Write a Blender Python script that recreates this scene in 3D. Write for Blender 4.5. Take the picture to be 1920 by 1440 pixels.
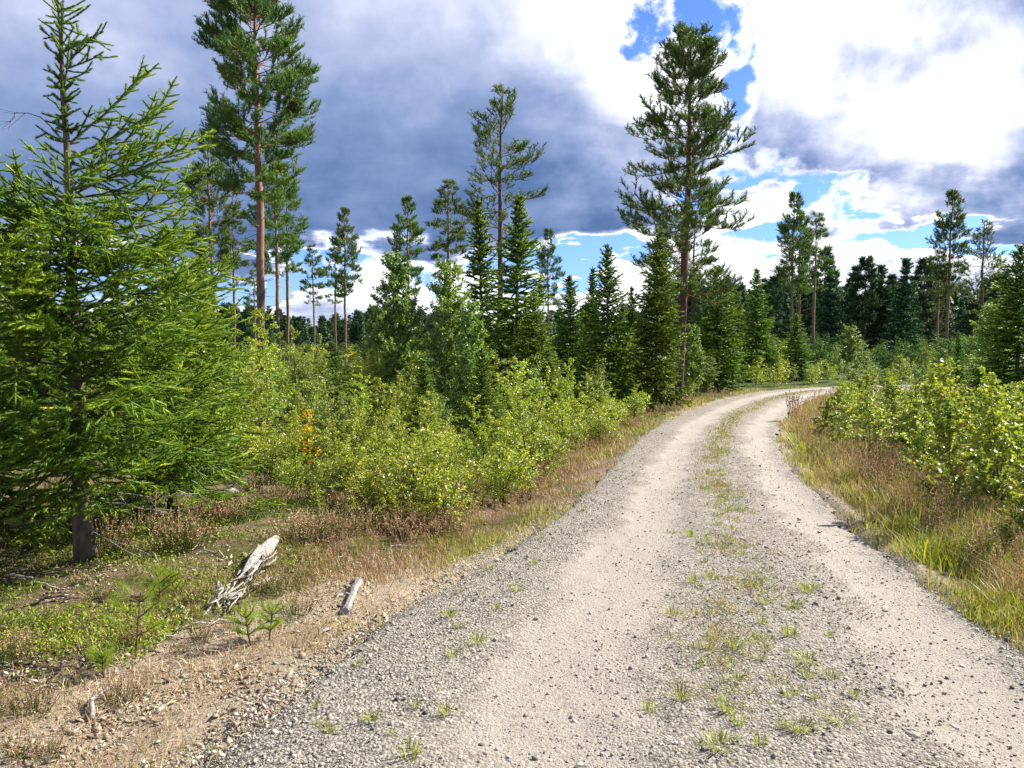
import bpy, math, random
import numpy as np
from mathutils import Vector

for o in list(bpy.data.objects):
    bpy.data.objects.remove(o)
SC = bpy.context.scene
COL = SC.collection
R_ = math.radians

# ------------------------------------------------------------------ camera
F = 1450.0            # focal length in pixels of the 1920 px wide photograph
PITCH = R_(3.0)
CAMZ = 1.6
cd = bpy.data.cameras.new("camera")
cam = bpy.data.objects.new("camera", cd)
COL.objects.link(cam)
cam.location = (0, 0, CAMZ)
cam.rotation_euler = (R_(90) - PITCH, 0, 0)
cd.sensor_width = 36.0
cd.lens = 36.0 * F / 1920.0
cd.clip_start = 0.05
cd.clip_end = 6000
SC.camera = cam

# ------------------------------------------------------------------ view, sun
SC.view_settings.view_transform = 'Standard'
SC.view_settings.look = 'None'
SC.view_settings.exposure = 1.3
SC.view_settings.gamma = 1.0
SUN_AZ, SUN_EL = R_(64), R_(38)
SUND = Vector((math.sin(SUN_AZ) * math.cos(SUN_EL), math.cos(SUN_AZ) * math.cos(SUN_EL), math.sin(SUN_EL)))
sl = bpy.data.lights.new("sun", 'SUN')
sl.energy = 5.0
sl.angle = R_(0.5)
sl.color = (1.0, 0.94, 0.84)
so = bpy.data.objects.new("sun", sl)
so.rotation_euler = SUND.to_track_quat('Z', 'Y').to_euler()
COL.objects.link(so)
SC.cycles.max_bounces = 6
SC.cycles.diffuse_bounces = 3
SC.cycles.glossy_bounces = 2
SC.cycles.transmission_bounces = 4
SC.cycles.transparent_max_bounces = 4
SC.cycles.sample_clamp_indirect = 4.0


# ------------------------------------------------------------------ node helpers
class NT:
    def __init__(s, tree):
        s.t = tree
        s.n = tree.nodes
        s.l = tree.links

    def node(s, typ, **kw):
        n = s.n.new(typ)
        for k, v in kw.items():
            setattr(n, k, v)
        return n

    def put(s, sock, v):
        if isinstance(v, bpy.types.NodeSocket):
            s.l.new(v, sock)
        elif isinstance(v, (tuple, list)) and sock.type == 'RGBA' and len(v) == 3:
            sock.default_value = (*v, 1)
        else:
            sock.default_value = v

    def math(s, op, a, b=None, c=None, clamp=False):
        n = s.node('ShaderNodeMath', operation=op)
        n.use_clamp = clamp
        s.put(n.inputs[0], a)
        if b is not None: s.put(n.inputs[1], b)
        if c is not None: s.put(n.inputs[2], c)
        return n.outputs[0]

    def vmath(s, op, a, b=None, scale=None):
        n = s.node('ShaderNodeVectorMath', operation=op)
        s.put(n.inputs[0], a)
        if b is not None: s.put(n.inputs[1], b)
        if scale is not None: s.put(n.inputs['Scale'], scale)
        return n.outputs[0]

    def noise(s, vec, scale, detail=4, rough=0.55, dist=0.0, out=0):
        n = s.node('ShaderNodeTexNoise')
        if vec is not None: s.put(n.inputs['Vector'], vec)
        n.inputs['Scale'].default_value = scale
        n.inputs['Detail'].default_value = detail
        n.inputs['Roughness'].default_value = rough
        n.inputs['Distortion'].default_value = dist
        return n.outputs[out]

    def ramp(s, fac, stops, interp='LINEAR'):
        n = s.node('ShaderNodeValToRGB')
        cr = n.color_ramp
        cr.interpolation = interp
        while len(cr.elements) < len(stops):
            cr.elements.new(0.5)
        for e, (p, c) in zip(cr.elements, stops):
            e.position = p
            e.color = (*c, 1) if len(c) == 3 else c
        s.put(n.inputs[0], fac)
        return n.outputs[0]

    def mix(s, fac, a, b, mode='MIX'):
        n = s.node('ShaderNodeMix', data_type='RGBA', blend_type=mode)
        s.put(n.inputs[0], fac)
        s.put(n.inputs[6], a)
        s.put(n.inputs[7], b)
        return n.outputs[2]

    def smooth(s, v, lo, hi):
        n = s.node('ShaderNodeMapRange', interpolation_type='SMOOTHSTEP')
        s.put(n.inputs[0], v)
        n.inputs[1].default_value = lo
        n.inputs[2].default_value = hi
        return n.outputs[0]

    def attr(s, name):
        return s.node('ShaderNodeAttribute', attribute_name=name).outputs['Fac']


def px_dir(px, py):
    a = (px - 960) / F
    b = (720 - py) / F
    v = Vector((a, math.cos(PITCH) + b * math.sin(PITCH), -math.sin(PITCH) + b * math.cos(PITCH)))
    return v


# ------------------------------------------------------------------ world: physical sky under broken cloud
world = bpy.data.worlds.new("World")
SC.world = world
world.use_nodes = True
world.node_tree.nodes.clear()
W = NT(world.node_tree)
sky = W.node('ShaderNodeTexSky', sky_type='NISHITA')
sky.sun_disc = False
sky.sun_elevation = SUN_EL
sky.sun_rotation = SUN_AZ
sky.altitude = 100
sky.air_density = 1.0
sky.dust_density = 0.3
sky.ozone_density = 2.0
bg_sky = W.node('ShaderNodeBackground')
W.put(bg_sky.inputs['Color'], W.mix(1.0, sky.outputs[0], (0.42, 0.58, 1.0), 'MULTIPLY'))
bg_sky.inputs['Strength'].default_value = 0.085
gen = W.node('ShaderNodeTexCoord').outputs['Generated']
dirn = W.vmath('NORMALIZE', gen)
sep = W.node('ShaderNodeSeparateXYZ')
W.put(sep.inputs[0], dirn)
X, Y, Z = sep.outputs
az = W.math('ARCTAN2', X, Y)
el = W.math('ARCSINE', Z)
zz = W.math('ADD', W.math('MAXIMUM', Z, 0.0), 0.16)
planar = W.vmath('DIVIDE', dirn, None)
pn = planar.node
cz = W.node('ShaderNodeCombineXYZ')
for i in range(3): W.put(cz.inputs[i], zz)
W.put(pn.inputs[1], cz.outputs[0])
warp = W.noise(planar, 1.6, 5, 0.55, out=1)
wv = W.vmath('SUBTRACT', warp, (0.5, 0.5, 0.5))
ae = W.node('ShaderNodeCombineXYZ')
W.put(ae.inputs[0], az)
W.put(ae.inputs[1], el)
warp2 = W.noise(ae.outputs[0], 9.0, 4, 0.55, out=1)
wv2 = W.vmath('SUBTRACT', warp2, (0.5, 0.5, 0.5))
aew = W.vmath('ADD', ae.outputs[0], W.vmath('SCALE', wv, scale=0.16))
aew = W.vmath('ADD', aew, W.vmath('SCALE', wv2, scale=0.09))


def blob(px, py, rx, ry, rot=0):
    d = px_dir(px, py).normalized()
    a, e = math.atan2(d.x, d.y), math.asin(d.z)
    m = W.node('ShaderNodeMapping', vector_type='TEXTURE')
    W.put(m.inputs['Vector'], aew)
    m.inputs['Location'].default_value = (a, e, 0)
    m.inputs['Rotation'].default_value = (0, 0, R_(rot))
    m.inputs['Scale'].default_value = (rx / F, ry / F, 1)
    g = W.node('ShaderNodeTexGradient', gradient_type='SPHERICAL')
    W.put(g.inputs[0], m.outputs[0])
    return W.math('SMOOTH_MIN', g.outputs[1], 0.75, 0.4)


# brightness of the cloud sheet: px, py, rx, ry, rotation, weight
BR = [(150, 0, 560, 240, 10, 0.10), (520, 330, 900, 330, -3, -0.26), (640, 450, 480, 110, 0, -0.16),
      (60, 230, 260, 240, 0, -0.04), (1060, 400, 330, 110, 6, -0.22), (800, 40, 420, 200, 20, 0.26),
      (1120, 70, 250, 140, -25, 0.52), (1450, 110, 400, 190, -10, 0.62), (1700, 135, 280, 50, -8, -0.22), (1540, 300, 240, 80, 5, -0.10), (1790, 225, 200, 100, 15, 0.52),
      (1820, 50, 330, 130, 8, -0.10), (1560, 290, 330, 120, -5, -0.22), (1800, 375, 380, 80, -6, -0.36),
      (640, 190, 220, 110, 25, -0.06), (260, 110, 240, 60, -25, 0.14), (1200, 250, 260, 130, 30, 0.18),
      (1130, 462, 300, 34, 2, 0.7), (400, 500, 420, 30, 0, 0.5), (690, 540, 900, 80, 0, 0.6), (1500, 560, 900, 150, 0, 0.5),
      (1430, 350, 110, 36, 0, 0.8), (1400, 400, 120, 40, 0, 0.6), (1640, 380, 120, 40, -10, 0.5), (1680, 480, 200, 40, -10, 0.2), (1620, 200, 700, 420, 0, 0.20)]
# where the blue shows: holes in the sheet
HO = [(1275, 58, 150, 80, -15, 1.1), (1375, 195, 55, 75, 10, 1.0), (1440, 345, 230, 75, -10, 1.35), (1560, 440, 260, 75, -12, 0.95),
      (1560, 10, 40, 30, 0, 0.9), (1120, 487, 230, 46, 2, 1.6), (760, 515, 560, 55, 0, 0.9), (1700, 450, 200, 46, -8, 0.95), (1400, 460, 140, 70, 0, 0.8),
      (1880, 462, 160, 40, 0, 1.2), (350, 520, 420, 50, 0, 1.0), (960, 600, 2400, 90, 0, 0.35)]
# solid cloud put back inside the holes
CL = [(1432, 350, 95, 40, 0, 1.6), (1400, 398, 100, 30, 0, 1.0), (1650, 395, 150, 55, -5, 1.2), (700, 560, 260, 80, 10, 0.9),
      (1410, 540, 220, 80, -15, 1.2), (1640, 490, 220, 60, -30, 1.1), (1060, 473, 60, 10, 0, 0.8), (1200, 560, 300, 60, 0, 0.9)]


def total(lst, base):
    v = base
    for (x, y, rx, ry, ro, w) in lst:
        v = W.math('MULTIPLY_ADD', blob(x, y, rx, ry, ro), w, v)
    return v


pl2 = W.vmath('ADD', W.vmath('ADD', planar, (3.7, 1.1, 0.0)), W.vmath('SCALE', wv, scale=0.10))
n1 = W.noise(pl2, 1.15, 8, 0.53, 0.2)
off = W.vmath('ADD', pl2, (SUND.x * 0.10, SUND.y * 0.10, 0.0))
n1b = W.noise(off, 1.15, 8, 0.53, 0.2)
n2 = W.noise(ae.outputs[0], 21.0, 7, 0.6, 0.2)
n3 = W.noise(ae.outputs[0], 4.5, 5, 0.55, 0.4)
relief = W.math('SUBTRACT', n1b, n1)
cover = total(HO, 0.0)
near_hole = W.smooth(cover, 0.0, 0.35)
cover = W.math('SUBTRACT', cover, total(CL, 0.0))
n4 = W.noise(ae.outputs[0], 48.0, 5, 0.6, 0.3)
cover = W.math('ADD', cover, W.math('MULTIPLY', W.math('SUBTRACT', n2, 0.5), 1.7))
cover = W.math('ADD', cover, W.math('MULTIPLY', W.math('SUBTRACT', n4, 0.5), 0.6))
cover = W.math('ADD', cover, W.math('MULTIPLY', W.math('SUBTRACT', n1, 0.5), 0.5))
hole = W.math('MULTIPLY', W.smooth(cover, 0.25, 0.62), near_hole)
edge = W.math('MULTIPLY', W.smooth(cover, -0.12, 0.36), near_hole)
br = total(BR, 0.50)
rgt = W.smooth(az, -0.05, 0.30)
br = W.math('ADD', br, W.math('MULTIPLY', W.math('SUBTRACT', n1, 0.5), W.math('MULTIPLY_ADD', rgt, 0.7, 0.56)))
br = W.math('ADD', br, W.math('MULTIPLY', W.math('SUBTRACT', n3, 0.5), 0.30))
br = W.math('ADD', br, W.math('MULTIPLY', W.math('SUBTRACT', n2, 0.5), W.math('MULTIPLY_ADD', rgt, 0.60, 0.22)))
br = W.math('ADD', br, W.math('MULTIPLY', relief, W.math('MULTIPLY_ADD', rgt, 0.6, 0.75)))
br = W.math('ADD', br, W.math('MULTIPLY', edge, 0.42))
K = 0.45
cloudcol = W.ramp(br, [(0.0, (0.065 * K, 0.125 * K, 0.30 * K)), (0.22, (0.120 * K, 0.205 * K, 0.43 * K)), (0.42, (0.27 * K, 0.365 * K, 0.62 * K)),
                       (0.62, (0.52 * K, 0.585 * K, 0.82 * K)), (0.82, (0.86 * K, 0.90 * K, 1.04 * K)), (1.0, (1.30 * K, 1.32 * K, 1.38 * K))])
bg_cl = W.node('ShaderNodeBackground')
W.put(bg_cl.inputs['Color'], cloudcol)
bg_cl.inputs['Strength'].default_value = 1.0
mx = W.node('ShaderNodeMixShader')
W.put(mx.inputs[0], hole)
W.l.new(bg_cl.outputs[0], mx.inputs[1])
W.l.new(bg_sky.outputs[0], mx.inputs[2])
wo = W.node('ShaderNodeOutputWorld')
W.l.new(mx.outputs[0], wo.inputs[0])
world.cycles.sampling_method = 'MANUAL'
world.cycles.sample_map_resolution = 512


# ------------------------------------------------------------------ materials
def new_mat(name):
    m = bpy.data.materials.new(name)
    m.use_nodes = True
    m.node_tree.nodes.clear()
    t = NT(m.node_tree)
    t.out = t.node('ShaderNodeOutputMaterial')
    return m, t


def foliage(name, stops, transl=0.35, rough=0.45, spec=0.35, tcol=(1.35, 1.5, 0.6), objvar=0.25):
    m, t = new_mat(name)
    c = t.ramp(t.attr('rnd'), stops)
    oi = t.node('ShaderNodeObjectInfo').outputs['Random']
    hs = t.node('ShaderNodeHueSaturation')
    hs.inputs['Hue'].default_value = 0.5
    t.put(hs.inputs['Hue'], t.math('MULTIPLY_ADD', oi, 0.03 * objvar / 0.25, 0.485))
    t.put(hs.inputs['Value'], t.math('MULTIPLY_ADD', oi, objvar * 1.4, 1 - objvar * 0.6))
    t.put(hs.inputs['Color'], c)
    c = hs.outputs[0]
    p = t.node('ShaderNodeBsdfPrincipled')
    t.put(p.inputs['Base Color'], c)
    p.inputs['Roughness'].default_value = rough
    p.inputs['Specular IOR Level'].default_value = spec
    tr = t.node('ShaderNodeBsdfTranslucent')
    t.put(tr.inputs['Color'], t.mix(1.0, c, tcol, 'MULTIPLY'))
    ms = t.node('ShaderNodeMixShader')
    ms.inputs[0].default_value = transl
    t.l.new(p.outputs[0], ms.inputs[1])
    t.l.new(tr.outputs[0], ms.inputs[2])
    t.l.new(ms.outputs[0], t.out.inputs[0])
    return m


def bark(name, c1, c2, scale=(14, 14, 3), c3=None, bump=0.6):
    m, t = new_mat(name)
    tc = t.node('ShaderNodeTexCoord').outputs['Object']
    mp = t.node('ShaderNodeMapping')
    t.put(mp.inputs[0], tc)
    mp.inputs['Scale'].default_value = scale
    n = t.noise(mp.outputs[0], 1.0, 6, 0.65)
    c = t.ramp(n, [(0.32, c1), (0.66, c2)])
    if c3:
        sp = t.node('ShaderNodeSeparateXYZ')
        t.put(sp.inputs[0], tc)
        h = t.smooth(t.math('ADD', sp.outputs[2], t.math('MULTIPLY', n, 2.0)), 2.5, 7.0)
        c = t.mix(h, c, t.ramp(n, [(0.3, tuple(x * 0.55 for x in c3)), (0.7, c3)]))
    p = t.node('ShaderNodeBsdfPrincipled')
    t.put(p.inputs['Base Color'], c)
    p.inputs['Roughness'].default_value = 0.9
    p.inputs['Specular IOR Level'].default_value = 0.2
    b = t.node('ShaderNodeBump')
    b.inputs['Strength'].default_value = bump
    b.inputs['Distance'].default_value = 0.02
    t.put(b.inputs['Height'], n)
    t.l.new(b.outputs[0], p.inputs['Normal'])
    t.l.new(p.outputs[0], t.out.inputs[0])
    return m


G = {}
G['spruce'] = foliage('spruce_needles', [(0, (0.054, 0.107, 0.014)), (0.45, (0.114, 0.202, 0.017)), (0.8, (0.248, 0.355, 0.022)), (1, (0.417, 0.475, 0.026))], 0.22, 0.5, 0.35)
G['spruce_hero'] = foliage('near_spruce_needles', [(0, (0.063, 0.129, 0.017)), (0.4, (0.12, 0.226, 0.021)), (0.75, (0.237, 0.361, 0.025)), (1, (0.39, 0.453, 0.035))], 0.28, 0.5, 0.35, objvar=0.1)  # needle green of the foreground spruces
G['pine'] = foliage('pine_needles', [(0, (0.059, 0.116, 0.029)), (0.5, (0.118, 0.2, 0.04)), (0.85, (0.225, 0.308, 0.053)), (1, (0.346, 0.382, 0.066))], 0.2, 0.5, 0.35)
G['far_pine'] = foliage('distant_needles', [(0, (0.031, 0.079, 0.04)), (0.6, (0.064, 0.126, 0.053)), (1, (0.107, 0.184, 0.059))], 0.12, 0.6, 0.2)
G['birch'] = foliage('birch_leaves', [(0, (0.135, 0.199, 0.035)), (0.4, (0.255, 0.317, 0.042)), (0.8, (0.44, 0.457, 0.058)), (0.97, (0.745, 0.575, 0.067)), (1, (0.75, 0.716, 0.058))], 0.33, 0.36, 0.55)
G['birch_yellow'] = foliage('yellowing_birch_leaves', [(0, (0.145, 0.234, 0.029)), (0.4, (0.246, 0.35, 0.037)), (0.8, (0.41, 0.452, 0.044)), (1, (0.675, 0.583, 0.044))], 0.38, 0.42, 0.5, objvar=0.15)
G['birch_grey'] = foliage('grey_green_leaves', [(0, (0.102, 0.169, 0.05)), (0.5, (0.204, 0.296, 0.07)), (1, (0.407, 0.43, 0.12))], 0.3, 0.4, 0.5)
G['aspen'] = foliage('glossy_round_leaves', [(0, (0.12, 0.176, 0.043)), (0.5, (0.237, 0.299, 0.048)), (0.9, (0.478, 0.44, 0.066)), (1, (0.75, 0.527, 0.088))], 0.36, 0.42, 0.5)
G['yellow'] = foliage('bright_yellow_leaves', [(0, (0.35, 0.30, 0.02)), (0.5, (0.60, 0.45, 0.02)), (1, (0.65, 0.33, 0.03))], 0.4, 0.45, 0.4, tcol=(1.2, 1.2, 0.6), objvar=0.1)
G['dry'] = foliage('dry_grass_blades', [(0, (0.236, 0.137, 0.075)), (0.4, (0.426, 0.304, 0.164)), (0.8, (0.589, 0.494, 0.283)), (1, (0.712, 0.689, 0.448))], 0.3, 0.6, 0.25, tcol=(1.1, 1.0, 0.8), objvar=0.1)
G['grass'] = foliage('green_grass_blades', [(0, (0.098, 0.131, 0.02)), (0.5, (0.208, 0.253, 0.03)), (0.85, (0.367, 0.364, 0.05)), (1, (0.563, 0.404, 0.139))], 0.35, 0.5, 0.35, objvar=0.15)
G['heather'] = foliage('heather_sprigs', [(0, (0.07, 0.077, 0.021)), (0.45, (0.139, 0.172, 0.031)), (0.7, (0.277, 0.207, 0.083)), (0.9, (0.527, 0.345, 0.206)), (1, (0.694, 0.448, 0.329))], 0.2, 0.6, 0.2, tcol=(1.1, 1.0, 0.9), objvar=0.2)
G['moss'] = foliage('low_crowberry_and_moss', [(0, (0.07, 0.092, 0.013)), (0.5, (0.151, 0.22, 0.021)), (0.85, (0.304, 0.401, 0.031)), (1, (0.395, 0.312, 0.063))], 0.2, 0.6, 0.25, objvar=0.1)
G['pineling'] = foliage('seedling_pine_needles', [(0, (0.115, 0.186, 0.018)), (0.6, (0.232, 0.339, 0.027)), (1, (0.419, 0.465, 0.046))], 0.3, 0.45, 0.4, objvar=0.1)
G['scrub'] = foliage('dull_scrub_leaves', [(0, (0.03, 0.06, 0.025)), (0.5, (0.07, 0.12, 0.04)), (1, (0.15, 0.20, 0.06))], 0.3, 0.7, 0.15)
M = {}
M['pine_bark'] = bark('pine_bark', (0.07, 0.05, 0.04), (0.22, 0.15, 0.11), (9, 9, 3), (0.33, 0.19, 0.125))
M['dark_bark'] = bark('dark_pine_bark', (0.035, 0.028, 0.025), (0.11, 0.08, 0.065), (9, 9, 3), (0.20, 0.11, 0.07))
M['spruce_bark'] = bark('spruce_bark', (0.05, 0.04, 0.032), (0.20, 0.155, 0.12), (26, 26, 9))
M['birch_bark'] = bark('brown_sapling_bark', (0.06, 0.035, 0.025), (0.16, 0.10, 0.07), (30, 30, 10))
M['dead_wood'] = bark('weathered_grey_wood', (0.20, 0.185, 0.165), (0.48, 0.45, 0.41), (60, 60, 12), bump=0.9)
M['dead_twig'] = bark('bleached_twig', (0.25, 0.22, 0.18), (0.50, 0.45, 0.38), (40, 40, 8))
M['rot_wood'] = bark('dark_rotten_wood', (0.03, 0.022, 0.016), (0.12, 0.08, 0.05), (40, 40, 12))


def stone_mat(name, stops, rough=0.85):
    m, t = new_mat(name)
    tc = t.node('ShaderNodeTexCoord').outputs['Object']
    c = t.ramp(t.attr('rnd'), stops)
    n = t.noise(tc, 130, 3, 0.6)
    c = t.mix(0.35, c, t.ramp(n, [(0.35, (0.2, 0.2, 0.2)), (0.65, (1, 1, 1))]), 'MULTIPLY')
    p = t.node('ShaderNodeBsdfPrincipled')
    t.put(p.inputs['Base Color'], c)
    p.inputs['Roughness'].default_value = rough
    p.inputs['Specular IOR Level'].default_value = 0.3
    t.l.new(p.outputs[0], t.out.inputs[0])
    return m


M['stone'] = stone_mat('crushed_gravel', [(0, (0.072, 0.070, 0.065)), (0.2, (0.239, 0.222, 0.190)), (0.6, (0.418, 0.381, 0.312)), (1, (0.694, 0.633, 0.523))])
M['litter'] = stone_mat('bark_and_cone_litter', [(0, (0.12, 0.085, 0.06)), (0.3, (0.30, 0.225, 0.155)), (0.7, (0.46, 0.38, 0.28)), (1, (0.62, 0.56, 0.46))])


def ground_mat():
    m, t = new_mat('heath_ground')
    tc = t.node('ShaderNodeTexCoord').outputs['Object']
    na = t.noise(tc, 1.3, 6, 0.6)
    nb = t.noise(tc, 6.0, 6, 0.65)
    nc = t.noise(tc, 60, 5, 0.7)
    duff = t.ramp(nc, [(0.3, (0.07, 0.045, 0.03)), (0.5, (0.17, 0.115, 0.075)), (0.7, (0.33, 0.25, 0.17))])
    moss = t.ramp(nc, [(0.3, (0.03, 0.035, 0.010)), (0.55, (0.085, 0.095, 0.018)), (0.75, (0.17, 0.17, 0.03))])
    c = t.mix(t.smooth(t.math('ADD', t.math('MULTIPLY', na, 0.6), t.math('MULTIPLY', nb, 0.4)), 0.46, 0.58), duff, moss)
    far = t.attr('far')
    c = t.mix(far, c, t.ramp(nb, [(0.3, (0.035, 0.055, 0.012)), (0.7, (0.09, 0.12, 0.03))]))
    sand = t.ramp(nc, [(0.3, (0.179, 0.136, 0.092)), (0.5, (0.358, 0.290, 0.206)), (0.72, (0.466, 0.396, 0.294))])
    sfac = t.smooth(t.math('ADD', t.attr('sand'), t.math('MULTIPLY', t.math('SUBTRACT', nb, 0.5), 0.9)), 0.35, 0.65)
    c = t.mix(sfac, c, sand)
    p = t.node('ShaderNodeBsdfPrincipled')
    t.put(p.inputs['Base Color'], c)
    p.inputs['Roughness'].default_value = 0.95
    p.inputs['Specular IOR Level'].default_value = 0.1
    b = t.node('ShaderNodeBump')
    b.inputs['Strength'].default_value = 0.9
    b.inputs['Distance'].default_value = 0.03
    t.put(b.inputs['Height'], t.math('ADD', nc, t.math('MULTIPLY', nb, 1.0)))
    t.l.new(b.outputs[0], p.inputs['Normal'])
    t.l.new(p.outputs[0], t.out.inputs[0])
    return m


def road_mat():
    m, t = new_mat('gravel_road')
    tc = t.node('ShaderNodeTexCoord').outputs['Object']
    rut = t.attr('rut')
    nb = t.noise(tc, 3.0, 6, 0.6)
    nf = t.noise(tc, 85, 4, 0.7)
    vo = t.node('ShaderNodeTexVoronoi')
    t.put(vo.inputs['Vector'], tc)
    vo.inputs['Scale'].default_value = 62
    vg = t.node('ShaderNodeSeparateColor')
    t.put(vg.inputs[0], vo.outputs['Color'])
    gr = t.ramp(vg.outputs[0], [(0, (0.166, 0.146, 0.122)), (0.35, (0.299, 0.267, 0.225)), (0.8, (0.398, 0.360, 0.302)), (1, (0.497, 0.459, 0.398))])
    gr = t.mix(0.5, gr, t.ramp(nf, [(0.3, (0.35, 0.33, 0.3)), (0.65, (1, 1, 1))]), 'MULTIPLY')
    sa = t.ramp(nf, [(0.28, (0.234, 0.201, 0.166)), (0.5, (0.351, 0.314, 0.266)), (0.75, (0.441, 0.398, 0.342))])
    sa = t.mix(t.math('MULTIPLY', t.smooth(vg.outputs[1], 0.8, 0.9), 0.6), sa, gr)
    f = t.smooth(t.math('ADD', rut, t.math('MULTIPLY', t.math('SUBTRACT', nb, 0.5), 0.8)), 0.25, 0.75)
    c = t.mix(f, gr, sa)
    p = t.node('ShaderNodeBsdfPrincipled')
    t.put(p.inputs['Base Color'], c)
    p.inputs['Roughness'].default_value = 0.95
    p.inputs['Specular IOR Level'].default_value = 0.15
    b = t.node('ShaderNodeBump')
    b.inputs['Strength'].default_value = 1.0
    b.inputs['Distance'].default_value = 0.012
    h = t.math('ADD', nf, t.math('MULTIPLY', t.math('SUBTRACT', 1.0, vo.outputs['Distance']), t.math('SUBTRACT', 1.3, rut)))
    t.put(b.inputs['Height'], h)
    t.l.new(b.outputs[0], p.inputs['Normal'])
    t.l.new(p.outputs[0], t.out.inputs[0])
    return m


# ------------------------------------------------------------------ mesh building
def norm(a):
    return a / np.maximum(np.linalg.norm(a, axis=-1, keepdims=True), 1e-9)


class Geo:
    """collects triangles with a per-vertex random value, then links them as one mesh"""
    def __init__(s):
        s.v, s.f, s.r, s.n = [], [], [], 0

    def add(s, v, f, r=0.5):
        v = np.asarray(v, np.float32)
        f = np.asarray(f, np.int32)
        s.v.append(v)
        s.f.append(f + s.n)
        s.r.append(np.broadcast_to(np.asarray(r, np.float32), (len(v),)))
        s.n += len(v)

    def bake(s, pv, pf, loc, X, Y, Z, sc, rnd):
        """copies of the small shape (pv, pf) in frames X, Y, Z"""
        n = len(loc)
        if n == 0: return
        if np.ndim(sc) == 0: sc = np.full(n, sc)
        sc = np.asarray(sc)
        if sc.ndim == 1: sc = np.repeat(sc[:, None], 3, 1)
        v = (pv[None, :, 0, None] * (X * sc[:, :1])[:, None] + pv[None, :, 1, None] * (Y * sc[:, 1:2])[:, None]
             + pv[None, :, 2, None] * (Z * sc[:, 2:])[:, None] + loc[:, None])
        k = len(pv)
        f = pf[None] + (np.arange(n) * k)[:, None, None]
        s.add(v.reshape(-1, 3), f.reshape(-1, 3), np.repeat(rnd, k))

    def tube(s, pts, rad, k=6, r=0.5, cap=True, ridge=0.0, rng=None):
        pts = np.asarray(pts, float)
        n = len(pts)
        rad = np.broadcast_to(np.asarray(rad, float), (n,))
        d = norm(np.gradient(pts, axis=0))
        up = np.array([0.0, 0.0, 1.0]) if abs(d[0][2]) < 0.85 else np.array([1.0, 0, 0])
        A = norm(np.cross(d, up))
        B = np.cross(d, A)
        ang = np.arange(k) * 2 * math.pi / k
        rr = np.ones((n, k))
        if ridge and rng is not None:
            rr = 1 + ridge * (rng.random(k)[None] - 0.5) * 2 + ridge * 0.5 * (rng.random((n, k)) - 0.5)
        v = pts[:, None] + (np.cos(ang)[None, :, None] * A[:, None] + np.sin(ang)[None, :, None] * B[:, None]) * (rad[:, None] * rr)[:, :, None]
        i = np.arange(n - 1)[:, None] * k
        j = np.arange(k)[None]
        a = (i + j).ravel(); b = (i + (j + 1) % k).ravel(); c = (i + k + (j + 1) % k).ravel(); e = (i + k + j).ravel()
        f = np.concatenate([np.stack([a, b, c], 1), np.stack([a, c, e], 1)])
        v = v.reshape(-1, 3)
        if cap:
            v = np.concatenate([v, pts[:1], pts[-1:]])
            q = np.arange(k)
            f = np.concatenate([f, np.stack([np.full(k, n * k), (q + 1) % k, q], 1),
                                np.stack([np.full(k, n * k + 1), (n - 1) * k + q, (n - 1) * k + (q + 1) % k], 1)])
        s.add(v, f, r)

    def mesh(s, name, mat, smooth=False):
        v = np.concatenate(s.v).astype(np.float32)
        f = np.concatenate(s.f).astype(np.int32)
        me = bpy.data.meshes.new(name)
        me.vertices.add(len(v))
        me.vertices.foreach_set('co', v.ravel())
        me.loops.add(len(f) * 3)
        me.loops.foreach_set('vertex_index', f.ravel())
        me.polygons.add(len(f))
        me.polygons.foreach_set('loop_start', np.arange(len(f), dtype=np.int32) * 3)
        if smooth:
            me.polygons.foreach_set('use_smooth', np.ones(len(f), bool))
        at = me.attributes.new('rnd', 'FLOAT', 'POINT')
        at.data.foreach_set('value', np.concatenate(s.r).astype(np.float32))
        me.materials.append(mat)
        me.update(calc_edges=True)
        return me


def link(name, me, parent=None, loc=(0, 0, 0)):
    o = bpy.data.objects.new(name, me)
    COL.objects.link(o)
    o.location = loc
    if parent is not None:
        o.parent = parent
    return o


def tag(o, label, cat, group=None):
    o['label'] = label
    o['category'] = cat
    if group: o['group'] = group
    return o


def thing(name, label, cat, loc, rz=0.0, sc=1.0, group=None):
    o = bpy.data.objects.new(name, None)
    o.empty_display_size = 0.1
    COL.objects.link(o)
    o.location = loc
    o.rotation_euler = (0, 0, rz)
    o.scale = (sc, sc, sc) if np.ndim(sc) == 0 else sc
    return tag(o, label, cat, group)


def frames(d, up=None, rng=None, jitter=0.0):
    d = norm(np.asarray(d, float))
    u = np.tile(np.array([0, 0, 1.0]), (len(d), 1)) if up is None else up
    if jitter: u = u + rng.normal(0, jitter, d.shape)
    Zf = norm(u - (u * d).sum(1, keepdims=True) * d)
    return d, np.cross(Zf, d), Zf


# ------------------------------------------------------------------ terrain and road layout
def gbase(x, y):
    y = np.asarray(y, float)
    return -0.45 * (1 / (1 + np.exp(-(y - 13) / 4.0)) - 0.04)


def P(px, py, depth=None):
    """point of the terrain seen at that pixel of the photograph, or at a given depth along it"""
    r = np.array(px_dir(px, py))
    if depth is not None:
        x = r[0] / r[1] * depth
        return x, depth
    t = 5.0
    for _ in range(60):
        t = 0.5 * t + 0.5 * (float(gbase(0, r[1] * t)) - CAMZ) / r[2]
    return r[0] * t, r[1] * t


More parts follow.
